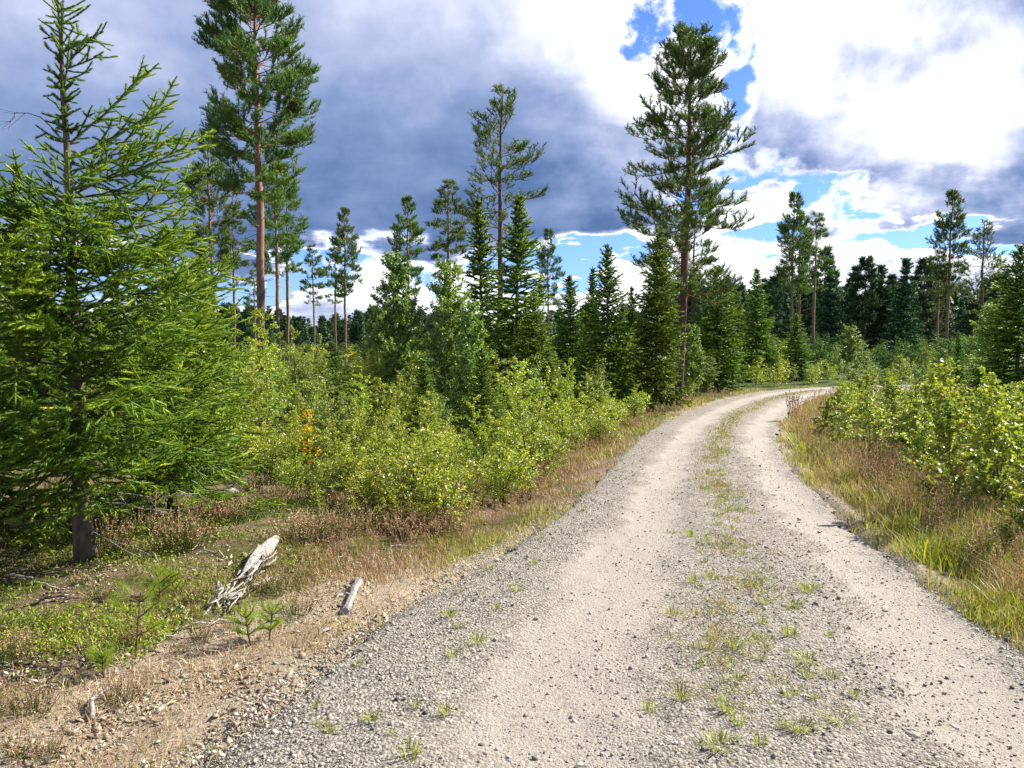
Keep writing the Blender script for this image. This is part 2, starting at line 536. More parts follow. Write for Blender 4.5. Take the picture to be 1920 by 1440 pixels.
LE = [(-3.2, -8), (-2.6, -3), (-1.9, 0.5), (-1.2, 2.87), (-0.98, 3.81), (-0.72, 4.6), (-0.3, 5.52), (0.24, 6.9), (0.76, 8.52), (1.46, 11.22),
      (3.1, 17.2), (5.8, 23.99), (9.0, 30.3), (12.59, 34.6), (17, 37.0), (24, 38.3), (40, 38.5), (70, 36)]
RE = [(1.6, -8), (2.0, -3), (2.4, 0.5), (2.62, 2.87), (2.72, 3.81), (2.79, 4.6), (2.90, 5.52), (3.10, 6.9), (3.46, 8.52), (4.05, 11.22),
      (5.56, 16.0), (7.5, 21.1), (10.6, 27.4), (13.2, 31.0), (17.5, 33.5), (24, 34.8), (40, 35), (70, 32.5)]


def resample(pts, n):
    p = np.array(pts, float)
    t = np.arange(len(p))
    tt = np.linspace(0, len(p) - 1, n)
    out = []
    for k in range(2):                      # Catmull-Rom through the edge points
        q = np.concatenate([[2 * p[0, k] - p[1, k]], p[:, k], [2 * p[-1, k] - p[-2, k]]])
        i = np.minimum(tt.astype(int), len(p) - 2)
        u = tt - i
        a, b, c, d = q[i], q[i + 1], q[i + 2], q[i + 3]
        out.append(0.5 * (2 * b + (c - a) * u + (2 * a - 5 * b + 4 * c - d) * u * u + (3 * b - a - 3 * c + d) * u ** 3))
    return np.stack(out, 1)


LS, RS = resample(LE, 900), resample(RE, 900)
CS = (LS + RS) / 2
HW = np.linalg.norm(RS - LS, axis=1) / 2
NS = norm(RS - LS)


def road_u(x, y):
    """signed position across the road: -1 left edge, +1 right edge; also metres outside the edge"""
    x = np.atleast_1d(np.asarray(x, float)); y = np.atleast_1d(np.asarray(y, float))
    u = np.empty(len(x)); w = np.empty(len(x))
    for s in range(0, len(x), 4000):
        e = slice(s, s + 4000)
        d2 = (x[e, None] - CS[None, ::3, 0]) ** 2 + (y[e, None] - CS[None, ::3, 1]) ** 2
        i = d2.argmin(1) * 3
        lat = (x[e] - CS[i, 0]) * NS[i, 0] + (y[e] - CS[i, 1]) * NS[i, 1]
        far = np.sqrt(d2.min(1))
        sg = np.where(lat < 0, -1, 1)
        lat = np.where(np.abs(lat) < far * 0.7, sg * far, lat)
        u[e] = lat / HW[i]
        w[e] = HW[i]
    return u, (np.abs(u) - 1) * w


def vnoise(x, y, s, seed=0):
    """cheap smooth value noise, -1..1"""
    x = np.asarray(x, float) / s + 1000.3; y = np.asarray(y, float) / s + 1000.7
    xi = np.floor(x).astype(np.int64); yi = np.floor(y).astype(np.int64)
    fx = x - xi; fy = y - yi
    fx = fx * fx * (3 - 2 * fx); fy = fy * fy * (3 - 2 * fy)

    def h(a, b):
        k = (a * 374761393 + b * 668265263 + seed * 974711) & 0x7fffffff
        k = ((k ^ (k >> 13)) * 1274126177) & 0x7fffffff
        return ((k ^ (k >> 16)) & 0xffff) / 32767.5 - 1
    return (h(xi, yi) * (1 - fx) + h(xi + 1, yi) * fx) * (1 - fy) + (h(xi, yi + 1) * (1 - fx) + h(xi + 1, yi + 1) * fx) * fy


def gz(x, y, out=None):
    """terrain height"""
    x = np.atleast_1d(np.asarray(x, float)); y = np.atleast_1d(np.asarray(y, float))
    if out is None:
        out = road_u(x, y)[1]
    a = np.clip(out / 1.5, 0, 1)
    z = gbase(x, y)
    z = z + a * (0.05 * vnoise(x, y, 1.1, 1) + 0.10 * vnoise(x, y, 4.0, 2)) + np.clip(out / 0.4, 0, 1) * 0.022 * vnoise(x, y, 0.3, 3)
    z = z - 0.05 * np.clip(out / 0.5, 0, 1) * (1 - np.clip((out - 0.5) / 1.0, 0, 1)) + 0.03 * a
    z = z + 0.35 * np.clip((np.hypot(x, y) - 30) / 60, 0, 1) * vnoise(x, y, 40, 4)
    return z


def road_rut(u, x, y):
    w = 0.07 * vnoise(x, y, 1.3, 11) + 0.07 * vnoise(x, y, 0.45, 12) + 0.04 * vnoise(x, y, 0.15, 17)
    a = np.exp(-np.abs(((u + w) + 0.31) / 0.22) ** 2.6)
    b = np.exp(-np.abs(((u + w) - 0.70) / 0.19) ** 2.4)
    return np.clip(a + b + 0.15 * vnoise(x, y, 0.25, 13), 0, 1)


def road_z(u, x, y):
    r = road_rut(u, x, y)
    z = gbase(x, y) + 0.045 * (1 - np.clip(np.abs(u), 0, 1) ** 2) - 0.028 * r + 0.015
    z = z + (1 - r) * 0.012 * vnoise(x, y, 0.16, 14) + 0.004 * vnoise(x, y, 0.05, 15) + 0.012 * vnoise(x, y, 0.7, 16)
    return z


def surf(x, y):
    u, out = road_u(x, y)
    x = np.atleast_1d(x); y = np.atleast_1d(y)
    return np.where(np.abs(u) < 1, road_z(u, x, y), gz(x, y, out))


def grid_faces(nx, ny):
    i = np.arange(ny - 1)[:, None] * nx
    j = np.arange(nx - 1)[None]
    a = (i + j).ravel()
    return np.concatenate([np.stack([a, a + 1, a + nx + 1], 1), np.stack([a, a + nx + 1, a + nx], 1)])


def spaced(a, b, fine, grow, lim):
    """coordinates fine between a and b, growing to +-lim outside"""
    mid = list(np.arange(a, b, fine))
    s = fine; v = b
    while v < lim:
        mid.append(v); s *= grow; v += s
    mid.append(lim)
    s = fine; v = a - fine
    lo = []
    while v > -lim:
        lo.append(v); s *= grow; v -= s
    lo.append(-lim)
    return np.array(lo[::-1] + mid)


def add_attr(me, name, arr):
    at = me.attributes.new(name, 'FLOAT', 'POINT')
    at.data.foreach_set('value', np.asarray(arr, np.float32))


gx = spaced(-5.5, 5.5, 0.045, 1.06, 1500)
gy = spaced(1.5, 9.0, 0.045, 1.045, 1500)
XX, YY = np.meshgrid(gx, gy)
XX, YY = XX.ravel(), YY.ravel()
U_, OUT_ = road_u(XX, YY)
ZZ = gz(XX, YY, OUT_) - np.where(OUT_ < 0, 0.08 * np.clip(-OUT_ / 0.12, 0, 1), 0)
g = Geo()
g.add(np.stack([XX, YY, ZZ], 1), grid_faces(len(gx), len(gy)))
me = g.mesh('ground', ground_mat(), True)
near_left = np.clip((1.6 - OUT_ - np.clip((YY - 3.5) * 0.32, -1, 1.25)) / 1.0, 0, 1)
sandv = np.where(U_ < 0, near_left, np.clip(1 - OUT_ / 0.25, 0, 1))
add_attr(me, 'sand', sandv)
add_attr(me, 'far', np.clip((np.hypot(XX, YY) - 10) / 15, 0, 1))
go = link('ground', me)
go['kind'] = 'structure'

nu = 110
vs = []
acc = 0
d = np.linalg.norm(np.diff(CS, axis=0), axis=1)
cum = np.concatenate([[0], np.cumsum(d)])
s = 0.0
while s < cum[-1]:
    yy = np.interp(s, cum, CS[:, 1])
    vs.append(s)
    s += 0.035 if 1.5 < yy < 9 else min(0.035 * max(1, abs(yy - 5) / 4), 0.35)
vs = np.array(vs)
Lp = np.stack([np.interp(vs, cum, LS[:, 0]), np.interp(vs, cum, LS[:, 1])], 1)
Rp = np.stack([np.interp(vs, cum, RS[:, 0]), np.interp(vs, cum, RS[:, 1])], 1)
uu = np.linspace(-1, 1, nu)
rag = np.stack([1 + 0.07 * vnoise(Lp[:, 0], Lp[:, 1], 0.35, 21) + 0.04 * vnoise(Lp[:, 0], Lp[:, 1], 0.1, 22),
                1 + 0.05 * vnoise(Rp[:, 0], Rp[:, 1], 0.35, 23) + 0.04 * vnoise(Rp[:, 0], Rp[:, 1], 0.1, 24)], 1)
UU = np.where(uu[None] < 0, uu[None] * rag[:, :1], uu[None] * rag[:, 1:])
PX = (Lp[:, None] * (1 - UU[..., None]) + Rp[:, None] * (1 + UU[..., None])) / 2
RX, RY, UU = PX[..., 0].ravel(), PX[..., 1].ravel(), UU.ravel()
RZ = road_z(UU, RX, RY)
edge_drop = np.clip((np.abs(UU) - 0.93) / 0.07, 0, 1.5)
RZ = RZ - edge_drop * 0.035
g = Geo()
g.add(np.stack([RX, RY, RZ], 1), grid_faces(nu, len(vs)))
me = g.mesh('gravel_road', road_mat(), True)
add_attr(me, 'rut', road_rut(UU, RX, RY))
ro = link('gravel_road', me)
ro['kind'] = 'structure'

rng = np.random.default_rng(7)
# ------------------------------------------------------------------ gravel and litter
def ico():
    p = (1 + 5 ** 0.5) / 2
    v = norm(np.array([(-1, p, 0), (1, p, 0), (-1, -p, 0), (1, -p, 0), (0, -1, p), (0, 1, p), (0, -1, -p), (0, 1, -p), (p, 0, -1), (p, 0, 1), (-p, 0, -1), (-p, 0, 1)], float))
    f = np.array([(0, 11, 5), (0, 5, 1), (0, 1, 7), (0, 7, 10), (0, 10, 11), (1, 5, 9), (5, 11, 4), (11, 10, 2), (10, 7, 6), (7, 1, 8),
                  (3, 9, 4), (3, 4, 2), (3, 2, 6), (3, 6, 8), (3, 8, 9), (4, 9, 5), (2, 4, 11), (6, 2, 10), (8, 6, 7), (9, 8, 1)])
    return v, f


OV = np.array([(1, 0, 0), (-1, 0, 0), (0, 1, 0), (0, -1, 0), (0, 0, 1), (0, 0, -1)], float)
OF = np.array([(0, 2, 4), (2, 1, 4), (1, 3, 4), (3, 0, 4), (2, 0, 5), (1, 2, 5), (3, 1, 5), (0, 3, 5)])


def rand_frames(n, tilt=0.5):
    a = rng.random(n) * 2 * math.pi
    X_ = np.stack([np.cos(a), np.sin(a), rng.normal(0, tilt, n)], 1)
    return frames(X_, rng=rng, jitter=tilt * 0.8)


def stones(geo, x, y, size, flat=0.55):
    z = surf(x, y)
    n = len(x)
    X_, Y_, Z_ = rand_frames(n, 0.35)
    sc = np.stack([size * rng.uniform(0.7, 1.3, n), size * rng.uniform(0.5, 1.0, n), size * flat * rng.uniform(0.6, 1.2, n)], 1) * 0.5
    loc = np.stack([x, y, z + sc[:, 2] * 0.35], 1)
    rn = rng.random(n)
    big = size > 0.016
    k = rng.integers(0, 4, n)
    iv, jf = ico()
    for q in range(4):
        m = big & (k == q)
        pv = iv * rng.uniform(0.6, 1.25, (12, 1))
        geo.bake(pv, jf, loc[m], X_[m], Y_[m], Z_[m], sc[m], rn[m])
        m = (~big) & (k == q)
        pv = OV * rng.uniform(0.7, 1.3, (6, 1)) + rng.normal(0, 0.15, (6, 3))
        geo.bake(pv, OF, loc[m], X_[m], Y_[m], Z_[m], sc[m], rn[m])


def depth_sample(n, y0, y1, pw=2.0):
    """depths drawn so that the picture is covered evenly"""
    t = rng.random(n)
    return (y0 ** (1 - pw) + t * (y1 ** (1 - pw) - y0 ** (1 - pw))) ** (1 / (1 - pw))


n = 190000
y = depth_sample(n, 2.3, 16, 2.2)
u = rng.uniform(-1.08, 1.06, n)
ci = np.searchsorted(CS[:, 1][:800], y)
x = CS[ci, 0] + u * HW[ci] * NS[ci, 0]
y = y + u * HW[ci] * NS[ci, 1]
uu_, _ = road_u(x, y)
r = road_rut(uu_, x, y)
clump = 0.5 + 0.5 * vnoise(x, y, 0.28, 31) + 0.35 * vnoise(x, y, 0.9, 32)
keep = rng.random(n) < np.clip(0.11 + 0.40 * (1 - r) * np.clip(clump, 0.08, 1) + 0.3 * np.exp(-((np.abs(uu_) - 0.93) / 0.1) ** 2), 0, 1)
x, y, r = x[keep], y[keep], r[keep]
size = np.clip(rng.lognormal(math.log(0.0078), 0.52, len(x)), 0.004, 0.042) * (0.75 + 0.25 * np.clip(y / 5, 0.6, 2.2))
g = Geo()
stones(g, x, y, size)
o = link('gravel', g.mesh('gravel', M['stone']))
o['kind'] = 'stuff'
tag(o, 'loose grey crushed gravel spread over the sandy road', 'gravel')
print('stones', len(x))

# bark, chips and needles lying on the bare ground left of the road
n = 110000
y = depth_sample(n, 2.4, 9, 2.0)
x = rng.uniform(-0.75, 0.25, n) * y
u_, out = road_u(x, y)
keep = (u_ < -0.9) & (out < 2.6 + 0.9 * vnoise(x, y, 0.8, 41)) & (rng.random(n) < np.clip(0.22 + 0.7 * vnoise(x, y, 0.33, 42), 0.04, 1))
x, y = x[keep], y[keep]
n = len(x)
g = Geo()
X_, Y_, Z_ = rand_frames(n, 0.3)
L = np.clip(rng.lognormal(math.log(0.013), 0.65, n), 0.006, 0.08)
sc = np.stack([L, L * rng.uniform(0.15, 0.5, n), L * rng.uniform(0.08, 0.25, n)], 1) * 0.6
loc = np.stack([x, y, surf(x, y) + sc[:, 2] * 0.8 + 0.002], 1)
g.bake(OV * rng.uniform(0.8, 1.2, (6, 1)), OF, loc, X_, Y_, Z_, sc, rng.random(n))
o = link('bark_litter', g.mesh('bark_litter', M['litter']))
o['kind'] = 'stuff'
tag(o, 'brown and grey bark chips littering the bare ground left of the road', 'litter')


# ------------------------------------------------------------------ grass
def blades(geo, x, y, h, w, lean, rnd, z=None, curl=0.5):
    n = len(x)
    if z is None: z = surf(x, y) - 0.005
    a = rng.random(n) * 2 * math.pi
    side = np.stack([np.cos(a), np.sin(a), np.zeros(n)], 1)
    b = rng.random(n) * 2 * math.pi
    ld = np.stack([np.cos(b), np.sin(b), np.zeros(n)], 1) * (lean * h)[:, None]
    base = np.stack([x, y, z], 1)
    up = np.zeros((n, 3)); up[:, 2] = h
    m1 = base + up * 0.55 + ld * 0.35
    tip = base + up * (1 - curl * lean[:, None] * 0.5) + ld
    s = side * (w / 2)[:, None]
    v = np.stack([base - s, base + s, m1 - s * 0.8, m1 + s * 0.8, tip], 1).reshape(-1, 3)
    pf = np.array([(0, 1, 3), (0, 3, 2), (2, 3, 4)])
    f = (pf[None] + (np.arange(n) * 5)[:, None, None]).reshape(-1, 3)
    geo.add(v, f, np.repeat(rnd, 5))


def plumes(geo, x, y, h, rnd):
    """feathery seed heads of bent grass: many tiny slivers in a loose cone on a hair stalk"""
    n = len(x)
    z = surf(x, y)
    b = rng.random(n) * 2 * math.pi
    lean = rng.uniform(0.05, 0.3, n)
    top = np.stack([x + np.cos(b) * lean * h, y + np.sin(b) * lean * h, z + h], 1)
    base = np.stack([x, y, z], 1)
    w = 0.0012 + 0.0002 * y
    side = np.stack([np.ones(n), np.zeros(n), np.zeros(n)], 1) * w[:, None]
    v = np.stack([base - side, base + side, top], 1).reshape(-1, 3)
    f = np.arange(n * 3).reshape(-1, 3)
    geo.add(v, f, np.repeat(rnd * 0.5, 3))
    k = 20
    t = rng.uniform(0.60, 1.0, (n, k))
    c = base[:, None] * (1 - t[..., None]) + top[:, None] * t[..., None]
    rad = (1.02 - t) * h[:, None] * 0.28
    a = rng.random((n, k)) * 2 * math.pi
    c = c + np.stack([np.cos(a) * rad, np.sin(a) * rad, rad * 0.4], 2)
    c = c.reshape(-1, 3)
    dd = norm(rng.normal(0, 1, c.shape) + np.array([0, 0, 0.8]))
    X_, Y_, Z_ = frames(dd, rng=rng, jitter=0.6)
    ww = np.repeat(0.0035 + 0.0004 * y, k)
    sc = np.stack([ww * 3.2, ww, ww], 1)
    geo.bake(np.array([(-0.5, 0, 0), (0, -0.5, 0), (0.5, 0, 0), (0, 0.5, 0)], float), np.array([(0, 1, 2), (0, 2, 3)]), c, X_, Y_, Z_, sc, np.clip(np.repeat(rnd, k) * 0.6, 0, 1))


def band(n, y0, y1, side, o0, o1, pw=1.6):
    """points beside the road: side -1 left, +1 right, between o0 and o1 metres outside the edge"""
    y = depth_sample(n, y0, y1, pw)
    E = LS if side < 0 else RS
    i = np.minimum(np.searchsorted(E[:820, 1], y), 819)
    o = rng.uniform(o0, o1, n)
    x = E[i, 0] + side * NS[i, 0] * o
    y = E[i, 1] + side * NS[i, 1] * o
    return x, y, o


gd, gg = Geo(), Geo()
# left verge: low dry tan grass, a metre wide, thin near the camera
x, y, o_ = band(90000, 2.6, 36, -1, -0.12, 1.5, 1.5)
p = np.clip(0.38 + 0.9 * vnoise(x, y, 0.45, 51), 0, 1) * np.clip((y - 2.4) / 4.0, 0.18, 1) * np.where(o_ < 0.1, 0.4, 1)
k = rng.random(len(x)) < p
x, y = x[k], y[k]
green = rng.random(len(x)) < np.clip(0.27 + 0.7 * vnoise(x, y, 0.7, 52) + 0.012 * y, 0.03, 0.8)
h = rng.uniform(0.02, 0.14, len(x)) * (0.6 + 0.5 * np.clip((y - 4) / 8, 0, 1))
w = 0.0022 + 0.00045 * y
ln = rng.uniform(0.1, 1.3, len(x))
blades(gd, x[~green], y[~green], h[~green], w[~green], ln[~green], rng.random((~green).sum()))
blades(gg, x[green], y[green], h[green], w[green], ln[green], rng.random(green.sum()))
# right verge: taller tufted grass with reddish plumes
x, y, o_ = band(95000, 3.6, 34, 1, -0.1, 2.3, 1.7)
p = np.clip(0.6 + 0.9 * vnoise(x, y, 0.4, 53), 0, 1) * np.clip((o_ + 0.12 + 0.25 * vnoise(x, y, 0.6, 54)) / 0.35, 0.03, 1)
k = rng.random(len(x)) < p
x, y, o_ = x[k], y[k], o_[k]
green = rng.random(len(x)) < np.clip(0.55 + 0.5 * vnoise(x, y, 0.6, 55), 0.15, 0.9)
h = rng.uniform(0.06, 0.38, len(x)) * np.clip(0.35 + o_ * 0.9, 0.25, 1.1)
w = 0.0028 + 0.00045 * y
ln = rng.uniform(0.1, 0.9, len(x))
blades(gd, x[~green], y[~green], h[~green], w[~green], ln[~green], rng.random((~green).sum()) * 0.9)
blades(gg, x[green], y[green], h[green], w[green], ln[green], rng.random(green.sum()))
x, y, o_ = band(2600, 4.0, 30, 1, 0.35, 2.4, 1.6)
k = vnoise(x, y, 0.7, 56) > -0.25
plumes(gd, x[k], y[k], rng.uniform(0.25, 0.5, k.sum()), rng.random(k.sum()) * 0.8)
x, y, o_ = band(900, 5.0, 30, -1, 0.25, 1.3, 1.4)
plumes(gd, x, y, rng.uniform(0.15, 0.35, len(x)), rng.random(len(x)) * 0.8)
# centre strip beyond the first metres
n = 36000
y = depth_sample(n, 3.2, 33, 1.7)
i = np.minimum(np.searchsorted(CS[:820, 1], y), 819)
u = rng.normal(0.17, 0.10, n) + 0.05 * vnoise(CS[i, 0], y, 1.2, 57)
x = CS[i, 0] + u * HW[i] * NS[i, 0]
y = CS[i, 1] + u * HW[i] * NS[i, 1]
k = rng.random(n) < np.clip(-0.04 + 0.55 * vnoise(x, y, 0.13, 58) + 0.4 * vnoise(x, y, 0.6, 66) + 0.035 * y, 0.0, 0.75) * np.clip(y / 9, 0.3, 1)
x, y = x[k], y[k]
h = rng.uniform(0.015, 0.065, len(x))
dr = rng.random(len(x)) < 0.34 + 0.4 * vnoise(x, y, 0.4, 60)
for gq, m_ in ((gd, dr), (gg, ~dr)):
    blades(gq, x[m_], y[m_], h[m_], 0.0024 + 0.00042 * y[m_], rng.uniform(0.3, 1.3, m_.sum()), rng.random(m_.sum()) * 0.85)
o = link('dry_grass', gd.mesh('dry_grass', G['dry'])); o['kind'] = 'stuff'
tag(o, 'dry straw coloured grass on the verges and the middle strip', 'grass')
o = link('green_grass', gg.mesh('green_grass', G['grass'])); o['kind'] = 'stuff'
tag(o, 'short green grass on the verges and the middle strip', 'grass')

# low ground cover of the heath: crowberry, moss and heather
gm = Geo()
n = 290000
y = depth_sample(n, 3.0, 40, 1.75)
x = rng.uniform(-0.95, 0.25, n) * y
u_, out = road_u(x, y)
k = (u_ < 0) & (out > 0.5 + 0.35 * vnoise(x, y, 0.5, 61) + np.clip((4.8 - y) * 0.5, 0, 1.2)) & (rng.random(n) < np.clip(0.5 + 1.0 * vnoise(x, y, 0.5, 62), 0.03, 1))
x, y = x[k], y[k]
n = len(x)
dd = norm(rng.normal(0, 0.7, (n, 3)) + np.array([0, 0, 0.9]))
X_, Y_, Z_ = frames(dd, rng=rng, jitter=0.8)
hh = rng.uniform(0.010, 0.034, n)
ww = 0.002 + 0.0007 * y
loc = np.stack([x, y, surf(x, y) + rng.uniform(0, 0.04, n) * np.clip(1 + vnoise(x, y, 0.35, 63), 0, 2)], 1)
gm.bake(np.array([(0, 0, 0), (0.5, -0.5, 0.04), (1, 0, 0), (0.5, 0.5, 0.04)], float), np.array([(0, 1, 2), (0, 2, 3)]), loc, X_, Y_, Z_, np.stack([hh, ww * 1.6, hh], 1),
        np.clip(rng.random(n) * 0.7 + 0.25 * vnoise(x, y, 1.0, 64) + 0.15, 0, 1))
o = link('ground_cover', gm.mesh('ground_cover', G['moss'])); o['kind'] = 'stuff'
tag(o, 'low mossy crowberry ground cover under the saplings on the left', 'ground cover')


# ------------------------------------------------------------------ conifers
def shoot_proto(n, nl, nw, upbias, seed, fwd=0.6, rad=0.04, core=0.0):
    """a twig segment of unit length clad in needles"""
    r = np.random.default_rng(seed)
    v, f = [], []
    for i in range(n):
        t = r.uniform(-0.05, 1.02)
        a = r.uniform(0, 2 * math.pi)
        y0, z0 = math.cos(a), math.sin(a)
        z0 = z0 * 0.8 + upbias
        dd = np.array([fwd * r.uniform(0.6, 1.5), y0, z0]); dd /= np.linalg.norm(dd)
        b = np.array([t, 0, 0]) + np.array([0, y0, z0]) * rad * 0.5
        s = np.cross(dd, r.normal(0, 1, 3)); s /= np.linalg.norm(s)
        L = nl * r.uniform(0.75, 1.15)
        k = len(v)
        v += [b - s * nw / 2, b + s * nw / 2, b + dd * L + s * nw * 0.15]
        f.append((k, k + 1, k + 2))
    if core:
        k = len(v)
        for t_, q_ in ((-0.05, 0.6), (0.5, 1.0), (1.08, 0.25)):
            for m_ in range(3):
                v.append(np.array([t_, math.cos(m_ * 2.094) * core * q_, math.sin(m_ * 2.094) * core * q_ + upbias * core * 0.5]))
        for s_ in (0, 3):
            for m_ in range(3):
                a0, b0 = k + s_ + m_, k + s_ + (m_ + 1) % 3
                f += [(a0, b0, b0 + 3), (a0, b0 + 3, a0 + 3)]
    return np.array(v), np.array(f)


def curve(p0, d0, L, n, sag, lift, wob, rg):
    """branch axis: starts along d0, sags then lifts at the tip"""
    pts = [np.array(p0, float)]
    d = np.array(d0, float)
    for i in range(n):
        t = i / max(1, n - 1)
        d = d + np.array([0, 0, (-sag if t < 0.5 else lift)]) / n + rg.normal(0, wob, 3)
        d /= np.linalg.norm(d)
        pts.append(pts[-1] + d * L / n)
    return np.array(pts)


def along(pts, t):
    n = len(pts) - 1
    i = min(int(t * n), n - 1)
    fz = t * n - i
    return pts[i] * (1 - fz) + pts[i + 1] * fz, norm(pts[i + 1] - pts[i])


def segs_of(pts, step, out, rnd):
    for i in range(len(pts) - 1):
        L = np.linalg.norm(pts[i + 1] - pts[i])
        m = max(1, int(round(L / step)))
        for j in range(m):
            a = pts[i] + (pts[i + 1] - pts[i]) * j / m
            b = pts[i] + (pts[i + 1] - pts[i]) * (j + 1) / m
            tip = (i == len(pts) - 2 and j == m - 1)
            out.append((a, b, rnd + (0.9 if tip else 0.0)))


def spruce(H, R, seed, seg=0.09, whorl=0.16, nper=6, proto=None, zmin=0.05, shape=1.0, trunk_r=None, dens=1.0, skip=None, length_fn=None, gaps=0.08, lean=(0, 0), lod=0, ex=1.5, tw=0.72, l2max=9.0, hang=-0.08, vspread=0.16, lmin=0.6, lmax=1.2, front=0):
    rg = np.random.default_rng(seed)
    wood, green = Geo(), Geo()
    nt = 14
    tz = np.linspace(0, 1, nt)
    axis = np.stack([lean[0] * tz + 0.012 * H * np.cumsum(rg.normal(0, 0.12, nt)), lean[1] * tz + 0.012 * H * np.cumsum(rg.normal(0, 0.12, nt)), tz * H], 1)
    axis[0, :2] = 0
    tr = trunk_r or H * 0.012
    rad = tr * (1.0 - tz) ** 1.15 + 0.004
    rad[0] *= 1.25
    axb = axis.copy(); axb[0, 2] -= 0.1
    wood.tube(axb, rad, 8 if lod else 12, ridge=0.08, rng=rg)
    S = []
    z = max(zmin, 0.05) * H
    rot = 0.0
    while z < H * 0.985:
        t = z / H
        p0, _ = along(axis, t)
        prof = R * (1 - t) ** shape * min(1.0, 0.72 + t * 1.6) + 0.10 * (H / 5)
        npw = nper if t < 0.8 else max(4, nper - 1)
        rot += 1.3
        for b in range(npw + (front if t < 0.55 else 0)):
            a = rot + b * 2 * math.pi / npw + rg.normal(0, 0.25)
            if rg.random() < gaps: continue
            L = prof * rg.uniform(lmin, lmax)
            if length_fn: L = length_fn(t, a, L, rg)
            if b >= npw:
                a = -1.06 + rg.normal(0, 0.6)
                L = rg.uniform(0.3, 0.75)
            if L < 0.05: continue
            elev = R_(-8 + 60 * t ** ex + rg.normal(0, 10)) - (0.45 if b >= npw else 0)
            d0 = (math.cos(a) * math.cos(elev), math.sin(a) * math.cos(elev), math.sin(elev))
            pts = curve(p0 + rg.normal(0, 0.015, 3) * H / 5, d0, L, 7, 0.25 * (1 - t), 0.55 * (1 - 0.4 * t), 0.02, rg)
            wood.tube(pts, np.linspace(0.0065 * L + 0.0035, 0.0022, len(pts)), 4 if lod else 5, cap=False)
            rb = rg.random()
            start = 0.06 + 0.16 * (1 - t) * min(1, L)
            # needles on the axis
            m0 = int(start * 7)
            segs_of(pts[m0:], seg, S, rb)
            step = seg * 1.05 / dens
            q = start * L
            sd = 1
            while q < L * 0.985:
                tt = q / L
                c, dr = along(pts, tt)
                rem = (1 - tt) * L
                l2 = min(0.15 * R + 0.04 + 0.58 * rem, 0.50 * L) * rg.uniform(0.7, 1.15)
                l2 = min(max(l2, seg * 0.8), l2max)
                lat = norm(np.cross(dr, [0, 0, 1.0])) * sd
                d2 = norm(dr * 0.75 + lat * rg.uniform(0.45, 1.0) + np.array([0, 0, rg.normal(hang, vspread)]))
                p2 = curve(c, d2, l2, 3, 0.25, 0.3, 0.05, rg)
                segs_of(p2, seg, S, rb)
                if l2 > seg * 2.4 and lod < 2:
                    k2 = int(l2 / (seg * 1.25))
                    for e in range(1, k2 + 1):
                        c3, d3 = along(p2, e / (k2 + 1))
                        l3 = max(seg * 0.7, (1 - e / (k2 + 1)) * l2 * 0.5)
                        for s3 in (-1, 1):
                            if rg.random() < 0.2: continue
                            lat3 = norm(np.cross(d3, [0, 0, 1.0])) * s3
                            dd = norm(d3 * 0.8 + lat3 * 0.75 + np.array([0, 0, rg.normal(-0.08, 0.15)]))
                            segs_of(np.array([c3, c3 + dd * l3]), seg, S, rb)
                if lod == 0:
                    wood.tube(p2, [0.0035, 0.003, 0.0025, 0.002], 3, cap=False)
                sd = -sd
                q += step * rg.uniform(0.55, 1.0) * tw
        z += whorl * (1.15 - 0.25 * t) * rg.uniform(0.8, 1.2)
    top, td = along(axis, 0.999)
    segs_of(np.array([axis[-1] - np.array([0, 0, H * 0.09]), axis[-1] + np.array([0, 0, 0.03])]), seg * (1.0 if lod else 0.55), S, 0.8)
    A = np.array([s_[0] for s_ in S]); B = np.array([s_[1] for s_ in S]); rb = np.array([s_[2] for s_ in S])
    X_, Y_, Z_ = frames(B - A, rng=rg, jitter=0.25)
    Ls = np.linalg.norm(B - A, axis=1)
    # needle tone runs lighter from the stem outward
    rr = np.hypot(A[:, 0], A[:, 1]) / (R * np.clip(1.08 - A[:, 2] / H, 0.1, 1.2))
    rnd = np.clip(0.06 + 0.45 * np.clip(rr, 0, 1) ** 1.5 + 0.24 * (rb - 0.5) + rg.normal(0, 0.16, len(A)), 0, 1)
    pv, pf = proto
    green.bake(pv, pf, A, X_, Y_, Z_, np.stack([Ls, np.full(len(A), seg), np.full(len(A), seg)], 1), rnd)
    return wood, green, len(S)


SHOOT_NEAR = shoot_proto(66, 0.21, 0.034, 0.35, 1, fwd=0.6, core=0.09)
SHOOT_MID = shoot_proto(13, 0.36, 0.13, 0.3, 2, core=0.15)
SHOOT_FAR = shoot_proto(6, 0.75, 0.34, 0.2, 3, core=0.2)
PINE_MID = shoot_proto(24, 0.60, 0.065, 0.30, 4, fwd=0.9, rad=0.0, core=0.09)
PINE_FAR = shoot_proto(9, 0.80, 0.20, 0.25, 5, fwd=0.9, rad=0.0, core=0.14)


